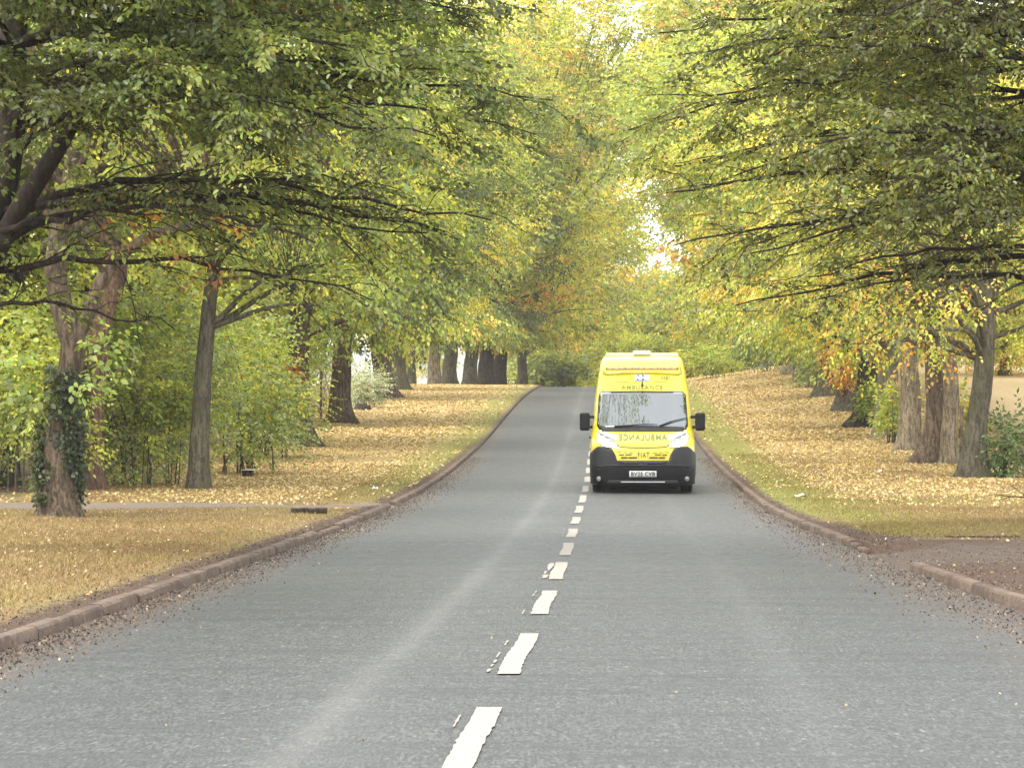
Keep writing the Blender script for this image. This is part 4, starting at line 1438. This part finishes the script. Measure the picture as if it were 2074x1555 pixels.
t5, d5 = ltree('chestnut_tree', 'thick brown flared trunk with a spray of orange chestnut leaves on its left side', 612, 905, None,
               [(612, 907), (606, 860), (604, 800), (604, 740), (606, 680), (610, 600), (615, 480)], .36, .26, 'brown',
               [cr(9.0, 5.0, 5.0, 140, 44, G2, zmin=3.0), skirt(4.4, G2, .15, .5, 4.0)], 205, flare=.5, ll=.14, lw=.085)
rng = np.random.default_rng(19)
C_, P_, D_, N_, L_, c_ = crown_twigs((-.42, -.5, 1.75), (.5, .45, .75), 16, 12, 5, .16, rng, [((.55, .26, .06), 4), ((.42, .17, .04), 3), ((.50, .33, .08), 2), ((.25, .25, .06), 1)], zmin=.9, clr=(.15, .35), twl=.25)
Lf = Leafage()
Lf.add(leaves_from_twigs(P_, D_, N_, L_, 5, .17, .06, c_, rng, droop=.5))
Lf.build('orange_spray', t5)
ltree('chestnut_tree', 'stout trunk with grooved bark on the left verge, just left of the pale bush', 690, 857, None,
      [(690, 859), (690, 800), (692, 740), (694, 690), (696, 640), (700, 560), (705, 450)], .36, .24, 'brown',
      [cr(10, 5.2, 6.2, 140, 44, DG, zmin=2.6, dx=1.0), skirt(4.0, DG, .15, .5, 4.0)], 206, flare=.5, ll=.15, lw=.09)
ltree('chestnut_tree', 'brown trunk just right of the pale bush, close against its neighbour', 778, 806, None,
      [(782, 808), (776, 760), (768, 710), (762, 660), (758, 560)], .42, .30, 'brown',
      [cr(10.5, 5.0, 6.6, 130, 44, G2, zmin=2.6, dx=-.5), skirt(4.0, G2, .15, .5, 4.0)], 207, flare=.45, ll=.15, lw=.09)
ltree('chestnut_tree', 'tall grey-brown trunk with flared roots, right of the pair beside the pale bush', 806, 790, None,
      [(808, 792), (806, 750), (802, 700), (802, 650), (806, 540)], .42, .32, 'grey',
      [cr(11.5, 5.4, 7.4, 140, 44, YG, zmin=2.6, dx=1.4), skirt(4.1, YG, .15, .5, 4.0)], 208, flare=.5, ll=.16, lw=.095)
ltree('lime_tree', 'slim pale trunk on the left verge in front of the straw field gap', 839, 778, None,
      [(839, 779), (839, 740), (838, 690), (840, 600)], .29, .22, 'pale',
      [cr(11.5, 4.6, 7.2, 130, 42, G2, zmin=2.9), skirt(4.2, G2, .15, .5, 4.0)], 209, flare=.4, ll=.17, lw=.10)
far_left = [
    ('lime_tree', 'pale brown trunk near the crest, left of a close pair beside a black post', 880, 771, 190, .36, 'pale', YG, 210, .4),
    ('lime_tree', 'darker trunk near the crest, right one of a close pair of limes', 911, 771, 196, .42, 'grey', GG, 211, .0),
    ('chestnut_tree', 'grey trunk near the crest with a hanging dark green crown, standing between two gaps', 952, 770, 202, .42, 'grey', DG, 212, .5),
    ('chestnut_tree', 'broad dark trunk near the crest, left of the tight pair in shade', 985, 769, 208, .50, 'dark', OY, 213, .3),
    ('chestnut_tree', 'dark trunk near the crest, right of the tight pair in shade', 1013, 769, 213, .44, 'dark', YG, 214, .6),
]
for nm, lb, px, py, d, r, bk, pal, sd, dx in far_left:
    ltree(nm, lb, px, py, d, [(px, py + 1), (px - 1, py - 40), (px + 3, py - 80), (px + 6, py - 180)], r, r * .75, bk,
          [cr(13.5, 5.2, 9.6, 120, 34, pal, zmin=3.2, dx=dx, clr=(1.0, 1.7)), skirt(3.9, pal, .22, dx)], sd, flare=.35, ll=.22, lw=.135, k=5)
ltree('sycamore_tree', 'forked tree on the brow where the left kerb meets the skyline', 1058, 770, 218,
      [(1058, 772), (1058, 730), (1057, 700), (1050, 670), (1044, 620)], .36, .2, 'grey', [cr(17, 6.0, 13.0, 150, 34, YG, zmin=3.8, dx=1.0, clr=(1.0, 1.8)), skirt(4.6, YG, .24, .2, 4.2, 26), cr(24, 5.2, 5.2, 70, 34, YG, zmin=18.5, dx=5.0, clr=(1.0, 1.7), limbs=.25)], 215,
      stems=[(rel(1058, 770, 218, [(1057, 705), (1066, 690), (1076, 675), (1082, 640)]), .24, .12)], flare=.3, ll=.24, lw=.145, k=5)

# --- right row, nearest first
rtrees = [
    ('sycamore_tree', 'nearest trunk on the right verge, greenish grey, leafy shrub at its foot', 1972, 968, [(1968, 970), (1974, 900), (1985, 820), (1996, 740), (2003, 640), (2005, 500)], .24, .19, 'grey', OY, 301, 7.0, 4.6, 3.6, .105, 95),
    ('sycamore_tree', 'dark flared trunk on the right verge with a paler trunk close against its right side', 1880, 938, [(1880, 940), (1890, 880), (1894, 820), (1890, 740), (1888, 640), (1890, 500)], .26, .17, 'brown', OY, 302, 7.6, 4.4, 4.0, .115, 95),
    ('sycamore_tree', 'slim pale trunk pressed against the right side of a darker flared one', 1925, 940, [(1925, 941), (1924, 880), (1926, 800), (1922, 700), (1924, 600)], .21, .15, 'pale', G2, 303, 8.2, 4.2, 3.8, .115, 80),
    ('dead_tree', 'bare pinkish trunk with peeled bark on the right verge', 1842, 912, [(1842, 914), (1843, 860), (1845, 800), (1838, 720), (1836, 620)], .31, .22, 'pale', G2, 304, 8.4, 4.2, 4.0, .12, 80),
    ('lime_tree', 'pale greenish straight trunk on the right verge, left of the peeled one', 1795, 887, [(1795, 889), (1796, 840), (1797, 780), (1800, 720), (1800, 600)], .33, .27, 'palegreen', YG, 305, 9.0, 4.6, 4.8, .13, 100),
    ('chestnut_tree', 'dark trunk with spreading black roots on the right verge', 1748, 866, [(1744, 868), (1752, 830), (1757, 780), (1758, 720), (1756, 600)], .37, .27, 'dark', G1, 306, 9.5, 4.8, 5.4, .14, 110),
    ('maple_tree', 'small trunk wrapped in bright orange leaves on the right verge', 1712, 832, [(1711, 834), (1712, 800), (1714, 760), (1714, 700), (1712, 600)], .34, .25, 'grey', OY, 307, 10, 4.8, 5.8, .15, 110),
    ('chestnut_tree', 'thin grey trunk half lost in leaves beyond the orange-leaved one', 1672, 803, [(1672, 804), (1672, 770), (1674, 720), (1676, 640)], .36, .26, 'grey', G1, 308, 10.5, 5.0, 6.4, .16, 110),
    ('beech_tree', 'brown trunk at the top of the right bank in front of the pale flared one', 1636, 772, [(1640, 773), (1634, 750), (1630, 720), (1630, 640)], .5, .32, 'red', G2, 309, 11, 5.2, 6.8, .17, 110),
    ('beech_tree', 'pale trunk with wide flared roots at the top of the right bank', 1606, 757, [(1604, 758), (1610, 735), (1612, 710), (1614, 640)], .5, .3, 'pale', RD, 310, 11, 5.2, 6.8, .18, 110),
]
for nm, lb, px, py, pts, r0, r1, bk, pal, sd, zc_, rz_, rx_, l_, ncl in rtrees:
    x_, y_ = at_pixel(px, py)
    crowns = [cr(zc_, rx_ + .6, rz_, ncl, 42, pal, zmin=2.5 + .004 * y_, dx=-.4)] + ([skirt(3.6, pal, l_, -.8, 4.0, 40)] if sd > 304 else [])
    t_ = tree(nm, lb, ROWR, (x_, y_), rel(px, py, y_, pts), r0, r1, bk, crowns, sd, flare=.55 if bk != 'pale' else .3, ll=l_, lw=l_ * .6)
    if sd == 307:
        rng = np.random.default_rng(29)
        C_, P_, D_, N_, L_, c_ = crown_twigs((.15, -.6, 2.0), (.75, .5, 1.1), 26, 14, 5, .15, rng, [((.50, .27, .05), 4), ((.42, .19, .04), 2.5), ((.48, .36, .08), 2), ((.22, .24, .05), .8)], zmin=.6, clr=(.2, .45), twl=.3)
        Lf = Leafage(); Lf.add(leaves_from_twigs(P_, D_, N_, L_, 5, .15, .08, c_, rng, droop=.4)); Lf.build('orange_spray', t_)

# --- beyond the brow: tall limes either side of the falling road, three grown and the rest copied from them
far = [
    # (u offset from the road's middle, distance, label)
    (-8.0, 236, 'tall yellow-green lime beyond the brow, first after the forked tree on the left', 0),
    (9.5, 196, 'tall fresh green tree rising beyond the top of the right bank', 1),
    (9.0, 222, 'tall yellow-green tree behind the roof of the ambulance', 2),
    (-7.5, 258, 'tall yellow tree in the middle over the road end', 1),
    (8.5, 248, 'tall grey-green lime beside the bright gap of sky', 0),
    (-7.0, 284, 'farthest yellow-green tree closing the end of the road', 2),
    (11.0, 280, 'far green tree at the end of the road, right of the sky gap', 1),
    (-15.5, 250, 'far tree showing behind the dark pair of trunks on the left brow', 2),
    (18.0, 214, 'tall green tree behind the top of the right bank', 0),
    (19.0, 250, 'far dark tree at the back of the right bank', 2),
    (-9.5, 312, 'tallest far tree at the bend, palest of the end trees', 0),
    (-13.5, 336, 'tall far tree behind the palest one', 1),
]
protos = {}
pals = {0: [(YGREEN, 6), (GGREEN, 1.5), (BRIGHT, 3), (YELLOW, 2.5)], 1: [(YGREEN, 6), (YELLOW, 4), (BRIGHT, 4), (ORANGE, .5)], 2: [(BRIGHT, 5), (YGREEN, 5), (GREEN, 3), (YELLOW, 1.5), (ORANGE, .3)]}
for u_, d_, lb, kind_ in far:
    x_ = float(xc(d_)) + u_
    if kind_ not in protos:
        protos[kind_] = tree('lime_tree', lb, 'tall trees beyond the brow', (x_, d_), [(0, 0, 0), (.1, 0, 4), (0, .1, 9), (.2, 0, 16)], .42, .2, 'grey',
                             [cr(16.5, 7.0, 14.0, 230, 34, pals[kind_], zmin=2.0, clr=(1.1, 1.9))], 400 + kind_, k=5, ll=.27, lw=.16, limb_r=.10)
    else:
        o_ = copy_tree(protos[kind_])
        o_.location = (x_, d_, float(gz(x_, d_)) - .06)
        o_.rotation_euler = (0, 0, (d_ * 1.7) % 6.28)
        s_ = .92 + .16 * ((d_ * .37) % 1) + .35 * (d_ > 300)
        o_.scale = (s_, s_, s_)
        tag(o_, lb)

# --- hedgerow trees on the field side
hedge = [
    (-15.0, 74, 'bright green hedgerow tree behind the slim straight trunk', 0), (-14.5, 96, 'yellow-green hedgerow tree behind the orange chestnut spray', 1),
    (-19.0, 60, 'pale green hedgerow tree at the far left behind the forked tree', 1), 
    (16.5, 92, 'yellowing hedgerow tree behind the nearest right-hand trunks', 2), (23.0, 132, 'green hedgerow tree behind the peeled trunk', 0), (17.5, 146, 'golden-green hedgerow tree behind the dark-rooted trunk', 2),
    (-14.0, 140, 'light hedgerow tree behind the orange chestnut spray and its trunk', 0), (-12.6, 112, 'fresh green hedgerow tree between the slim trunk and the orange spray', 2), (-12.0, 84, 'dense green hedgerow tree right behind the slim straight trunk', 1), (-12.8, 68, 'green hedgerow tree between the forked tree and the slim trunk', 0), (17.5, 172, 'dense green hedgerow tree behind the right bank', 1),
]
hp = {}
hpal = {0: [(BRIGHT, 5), (GREEN, 4), (YGREEN, 3)], 1: [(YGREEN, 6), (BRIGHT, 4), (YELLOW, 1)], 2: [(YGREEN, 4), (YELLOW, 3), (ORANGE, 1), (BRIGHT, 2)]}
for u_, d_, lb, k_ in hedge:
    x_ = float(xc(d_)) + u_
    if k_ not in hp:
        hp[k_] = tree('hedgerow_tree', lb, 'hedgerow trees along the fields', (x_, d_), [(0, 0, 0), (.1, 0, 2), (0, .1, 5), (.2, 0, 8)], .2, .1, 'grey',
                      [cr(6.0, 3.7, 5.6, 190, 38, hpal[k_], zmin=.7, clr=(.8, 1.3))], 500 + k_, k=6, ll=.15, lw=.09)
    else:
        o_ = copy_tree(hp[k_]); o_.location = (x_, d_, float(gz(x_, d_)) - .06); o_.rotation_euler = (0, 0, (d_ * 2.3) % 6.28)
        s_ = .95 + .2 * ((d_ * .37) % 1); o_.scale = (s_, s_, s_)
        tag(o_, lb)

# --- shrubs of the left hedge and the right verge
SH = [
    ('leafy hazel bush left of the ivy-clad trunk', 45, 1000, 2.2, 3.4, [(YGREEN, 4), (BRIGHT, 4), (GREEN, 2)], 601),
    ('light green hazel bush behind the ivy-clad trunk', 240, 985, 3.2, 4.2, [(BRIGHT, 3), (YGREEN, 3), (GGREEN, 4)], 602),
    ('tall grey-green bush filling the gap left of the slim trunk', 320, 985, 2.8, 4.4, [(GREEN, 2), (GGREEN, 6), (BRIGHT, 2)], 603),
    ('bright elder bush just right of the slim straight trunk', 480, 962, 2.6, 4.0, [(BRIGHT, 4), (YGREEN, 3), (GGREEN, 4)], 604),
    ('low dark green elder bush in front of the orange spray', 535, 930, 1.9, 2.0, [(GREEN, 4), (DGREEN, 2), (GGREEN, 3)], 605),
    ('yellow-green bush behind the cut stump', 560, 905, 2.6, 4.4, [(YGREEN, 5), (BRIGHT, 4)], 606),
]
for lb, px, py, wd, h_, pal, sd in SH:
    x_, y_ = at_pixel(px, py)
    shrub('hedge_shrub', lb, 'shrubs of the left hedge', (x_, y_ + .8), wd, 1.8, h_, sd, pal, n_cl=int(20 + wd * h_ * 3.4), tw=28, z0=.3, stems=12, ll=.095, lw=.06)
x_, y_ = at_pixel(738, 826)
shrub('pale_bush', 'pale variegated bush with whitish leaves growing over a dark stump', None, (x_, y_), 1.25, 1.0, 1.35, 611, [((.36, .40, .30), 5), ((.22, .28, .17), 3), ((.5, .5, .42), 2)], n_cl=34, tw=24, ll=.085, lw=.05, z0=.12)
x_, y_ = at_pixel(660, 842)
shrub('pale_bush', 'thin pale grey-green sapling between the chestnut trunks on the left', None, (x_ - .2, y_ + 1), 1.1, 1.0, 2.8, 612, [((.30, .34, .22), 5), ((.20, .25, .13), 3)], n_cl=22, tw=20, ll=.085, lw=.045, z0=.8)
x_, y_ = at_pixel(2040, 968)
shrub('elder_bush', 'glossy green leafy shrub at the foot of the nearest right-hand trunk', None, (x_, y_), .85, .8, 1.45, 613, [((.09, .14, .05), 5), ((.16, .22, .09), 3)], n_cl=20, tw=22, ll=.12, lw=.055, z0=.15)
for lb, px, py, wd, h_, pal, sd in (
        ('light green leafy sucker growth left of the peeled trunk', 1812, 900, .4, 1.5, [(YGREEN, 4), (BRIGHT, 3), (GGREEN, 2)], 614),
        ('green sapling between the dark-rooted trunk and the pale greenish one', 1774, 868, .4, 1.5, [(BRIGHT, 4), (GREEN, 3)], 615),
        ('low yellowish brush between the flared trunk and the nearest right-hand trunk', 1945, 930, .8, 2.0, [(YGREEN, 3), (YELLOW, 2), (GREEN, 3)], 616),
        ('dark green laurel bush at the top of the right bank', 1560, 752, 3.2, 2.2, [(DGREEN, 4), (GREEN, 3)], 617),
        ('low pale green bush at the top of the bank right of the ambulance roof', 1455, 765, 3.4, 1.5, [(YGREEN, 4), (BRIGHT, 3), (GREEN, 2)], 618),
        ('greyish bush below the pale flared trunk on the right bank', 1650, 785, 1.6, 1.8, [(GGREEN, 4), (GREEN, 3)], 619)):
    x_, y_ = at_pixel(px, py)
    shrub('verge_shrub', lb, 'shrubs of the right verge', (x_, y_ + .6), wd, wd, h_, sd, pal, n_cl=int((7 if wd < 1 else 16) + wd * h_ * 3), tw=24, ll=.11 + .0004 * y_, lw=.06, z0=.3, clr=(.12, .24) if wd < .9 else (.35, .7))
for lb, x0_, y0_, wd, h_, pal, sd in (
        ('pale brush on the brow left of the road end', float(xc(226)) - 4.5, 226, 5.0, 2.6, [(GGREEN, 4), (YGREEN, 3)], 620),
        ('dark hazel thicket closing the road end behind the brow', float(xc(262)) + .0, 262, 8.0, 5.5, [((.5, .56, .10), 4), (YGREEN, 4), (GGREEN, 2)], 621),
        ('golden-green brush on the brow above the ambulance', float(xc(236)) + 6.5, 236, 6.0, 4.2, [(YGREEN, 4), (YELLOW, 1.5), (BRIGHT, 3)], 622)):
    shrub('verge_shrub', lb, 'shrubs beyond the brow', (x0_, y0_), wd, 3.0, h_, sd, pal, n_cl=70, tw=26, ll=.24, lw=.14, z0=.2, clr=(.6, 1.1))

# the far wood that closes the view
rng = np.random.default_rng(55)
Lf = Leafage()
for i in range(26):
    yy = rng.uniform(335, 380)
    xx = rng.uniform(-2, 70)
    C_, P_, D_, N_, L_, c_ = crown_twigs((xx, yy, rng.uniform(3, 7)), (6, 6, rng.uniform(5, 8)), 90, 22, 5, .5, rng, pals[i % 3], zmin=-3, clr=(1.4, 2.4), twl=.9)
    Lf.add(leaves_from_twigs(P_, D_, N_, L_, 4, .5, .3, c_, rng))
tag(Lf.build('far_wood'), 'mass of yellow-green woodland closing the view beyond the end of the road', 'woodland', kind='stuff')


# =================================================================== small things
def post(label, px, py, h, r, mat, lean=0.0, d=None):
    x_, y_ = at_pixel(px, py)
    T = Tubes()
    T.add([(0, 0, -.1), (lean * .5, 0, h * .5), (lean, 0, h - .01), (lean, 0, h)], [r, r * .95, r * .9, r * .3], 8, .03, None, np.random.default_rng(int(px)))
    o = T.build('fence_post', mat)
    o.location = (x_, y_ + .05, float(gz(x_, y_ + .05)))
    tag(o, label, 'fence post', 'old fence posts')


post('thin brown post between the pale trunk and the nearest right-hand trunk', 1948, 945, 1.45, .05, BARK['brown'])
post('black post beside the slim pale trunk on the left brow', 866, 772, 1.5, .06, BARK['dark'])
post('reddish weathered post left of the grooved trunk on the left verge', 650, 850, 1.7, .05, BARK['red'])


def log(name, label, cat, px, py, L, r, mat, az=0.0, sq=False):
    x_, y_ = at_pixel(px, py)
    T = Tubes()
    n = 14
    t = np.linspace(-L / 2, L / 2, n)
    rg = np.random.default_rng(int(px))
    pts = np.stack([t * math.cos(az), t * math.sin(az), rg.normal(0, r * .1, n)], 1)
    rad = np.full(n, r) * (1 + rg.normal(0, .05, n)); rad[0] = rad[-1] = .001; pts[0] = pts[1]; pts[-1] = pts[-2]
    T.add(pts, rad, 8 if not sq else 4, .04, None, rg)
    o = T.build(name, mat)
    o.location = (x_, y_, float(gz(x_, y_)) + r * .75)
    return tag(o, label, cat)


log('log', 'dark squared timber lying on the left footpath near the kerb', 'log', 626, 1040, .66, .05, BARK['dark'], .06)
log('fallen_branch', 'long thin dark branch lying along the grass edge by the right drive', 'branch', 1990, 1089, 1.1, .012, BARK['twig'], -.03)
# cut stump with a pale top
x_, y_ = at_pixel(502, 966)
rt = empty('tree_stump', (x_, y_, float(gz(x_, y_)) - .02)); tag(rt, 'small cut stump with a pale sawn top at the foot of the left hedge', 'stump')
T = Tubes(); T.add([(0, 0, 0), (0, 0, .06), (0, 0, .13), (.01, 0, .17)], [.16, .13, .12, .12], 12, .05, None, np.random.default_rng(4)); T.build('stump_wood', BARK['dark'], rt)
T = Tubes(); T.add([(.01, 0, .168), (.01, 0, .185), (.01, 0, .186)], [.155, .15, .001], 12, .03, None, np.random.default_rng(4)); T.build('sawn_top', plain('sawn_wood', (.45, .36, .25), .8), rt)
x_, y_ = at_pixel(735, 830)
T = Tubes(); T.add([(0, 0, -.05), (0, 0, .08), (.03, 0, .20), (.03, 0, .215)], [.40, .31, .26, .001], 12, .06, None, np.random.default_rng(6))
o = T.build('tree_stump', BARK['dark']); o.location = (x_, y_ - .1, float(gz(x_, y_))); tag(o, 'dark low stump under the pale variegated bush', 'stump')
# bare twig reaching in at the right edge
x_, y_ = at_pixel(2074, 1040)
rt = empty('bare_sapling', (x_ + .35, y_, float(gz(x_ + .35, y_)))); tag(rt, 'leafless twig reaching into the photo at the right edge above the drive', 'sapling')
T = Tubes()
T.add(curve_pts([(0, 0, -.05), (-.05, 0, .15), (-.3, 0, .24), (-.55, 0, .26), (-.82, 0, .30)], 12), np.linspace(.016, .004, 12), 5)
T.build('stem', BARK['twig'], rt)
for pp in ([(-.3, 0, .24), (-.45, .03, .36), (-.6, .03, .47)], [(-.55, 0, .26), (-.66, 0, .22), (-.74, 0, .19)]):
    T = Tubes(); T.add(curve_pts(pp, 6), np.linspace(.009, .003, 6), 5); T.build('twig', BARK['twig'], rt)
# scraps of pale litter on the grass
lm = plain('litter_white', (.48, .48, .45), .6)
for lb, px, py, s_ in (('white scrap of litter on the left verge', 758, 992, .13), ('white scrap of litter on the right verge below the trunks', 1778, 957, .18), ('pale crumpled scrap near the right kerb', 1620, 1007, .26)):
    x_, y_ = at_pixel(px, py)
    rg = np.random.default_rng(px)
    gx_, gy_ = np.meshgrid(np.linspace(-.5, .5, 6), np.linspace(-.5, .5, 5))
    V = np.stack([gx_.ravel() * s_ + rg.normal(0, s_ * .05, 30), gy_.ravel() * s_ * .8 + rg.normal(0, s_ * .05, 30), np.abs(rg.normal(.02, .02, 30))], 1)
    F = [(j * 6 + i, j * 6 + i + 1, j * 6 + i + 7, j * 6 + i + 6) for j in range(4) for i in range(5)]
    o = np_mesh('litter_scrap', V, F, lm); o.location = (x_, y_, float(gz(x_, y_)) + .01); tag(o, lb, 'litter')


# the air itself: a faint autumn haze over everything
hm = bpy.data.materials.new('haze_air')
hm.use_nodes = True
hn = hm.node_tree
hn.nodes.clear()
ho = hn.nodes.new('ShaderNodeOutputMaterial')
pv = hn.nodes.new('ShaderNodeVolumePrincipled')
pv.inputs['Color'].default_value = (.95, .96, 1.0, 1)
pv.inputs['Density'].default_value = HAZE
pv.inputs['Anisotropy'].default_value = 0.0
hn.links.new(pv.outputs[0], ho.inputs['Volume'])
x0, x1, y0, y1, z0, z1 = -1900, 1900, -80, 3720, -14, 60
V = [(x, y, z) for z in (z0, z1) for y in (y0, y1) for x in (x0, x1)]
F = [(0, 2, 3, 1), (4, 5, 7, 6), (0, 1, 5, 4), (2, 6, 7, 3), (0, 4, 6, 2), (1, 3, 7, 5)]
tag(np_mesh('haze', V, F, hm), 'faint pale haze in the air over the whole road and fields', 'haze', kind='stuff')
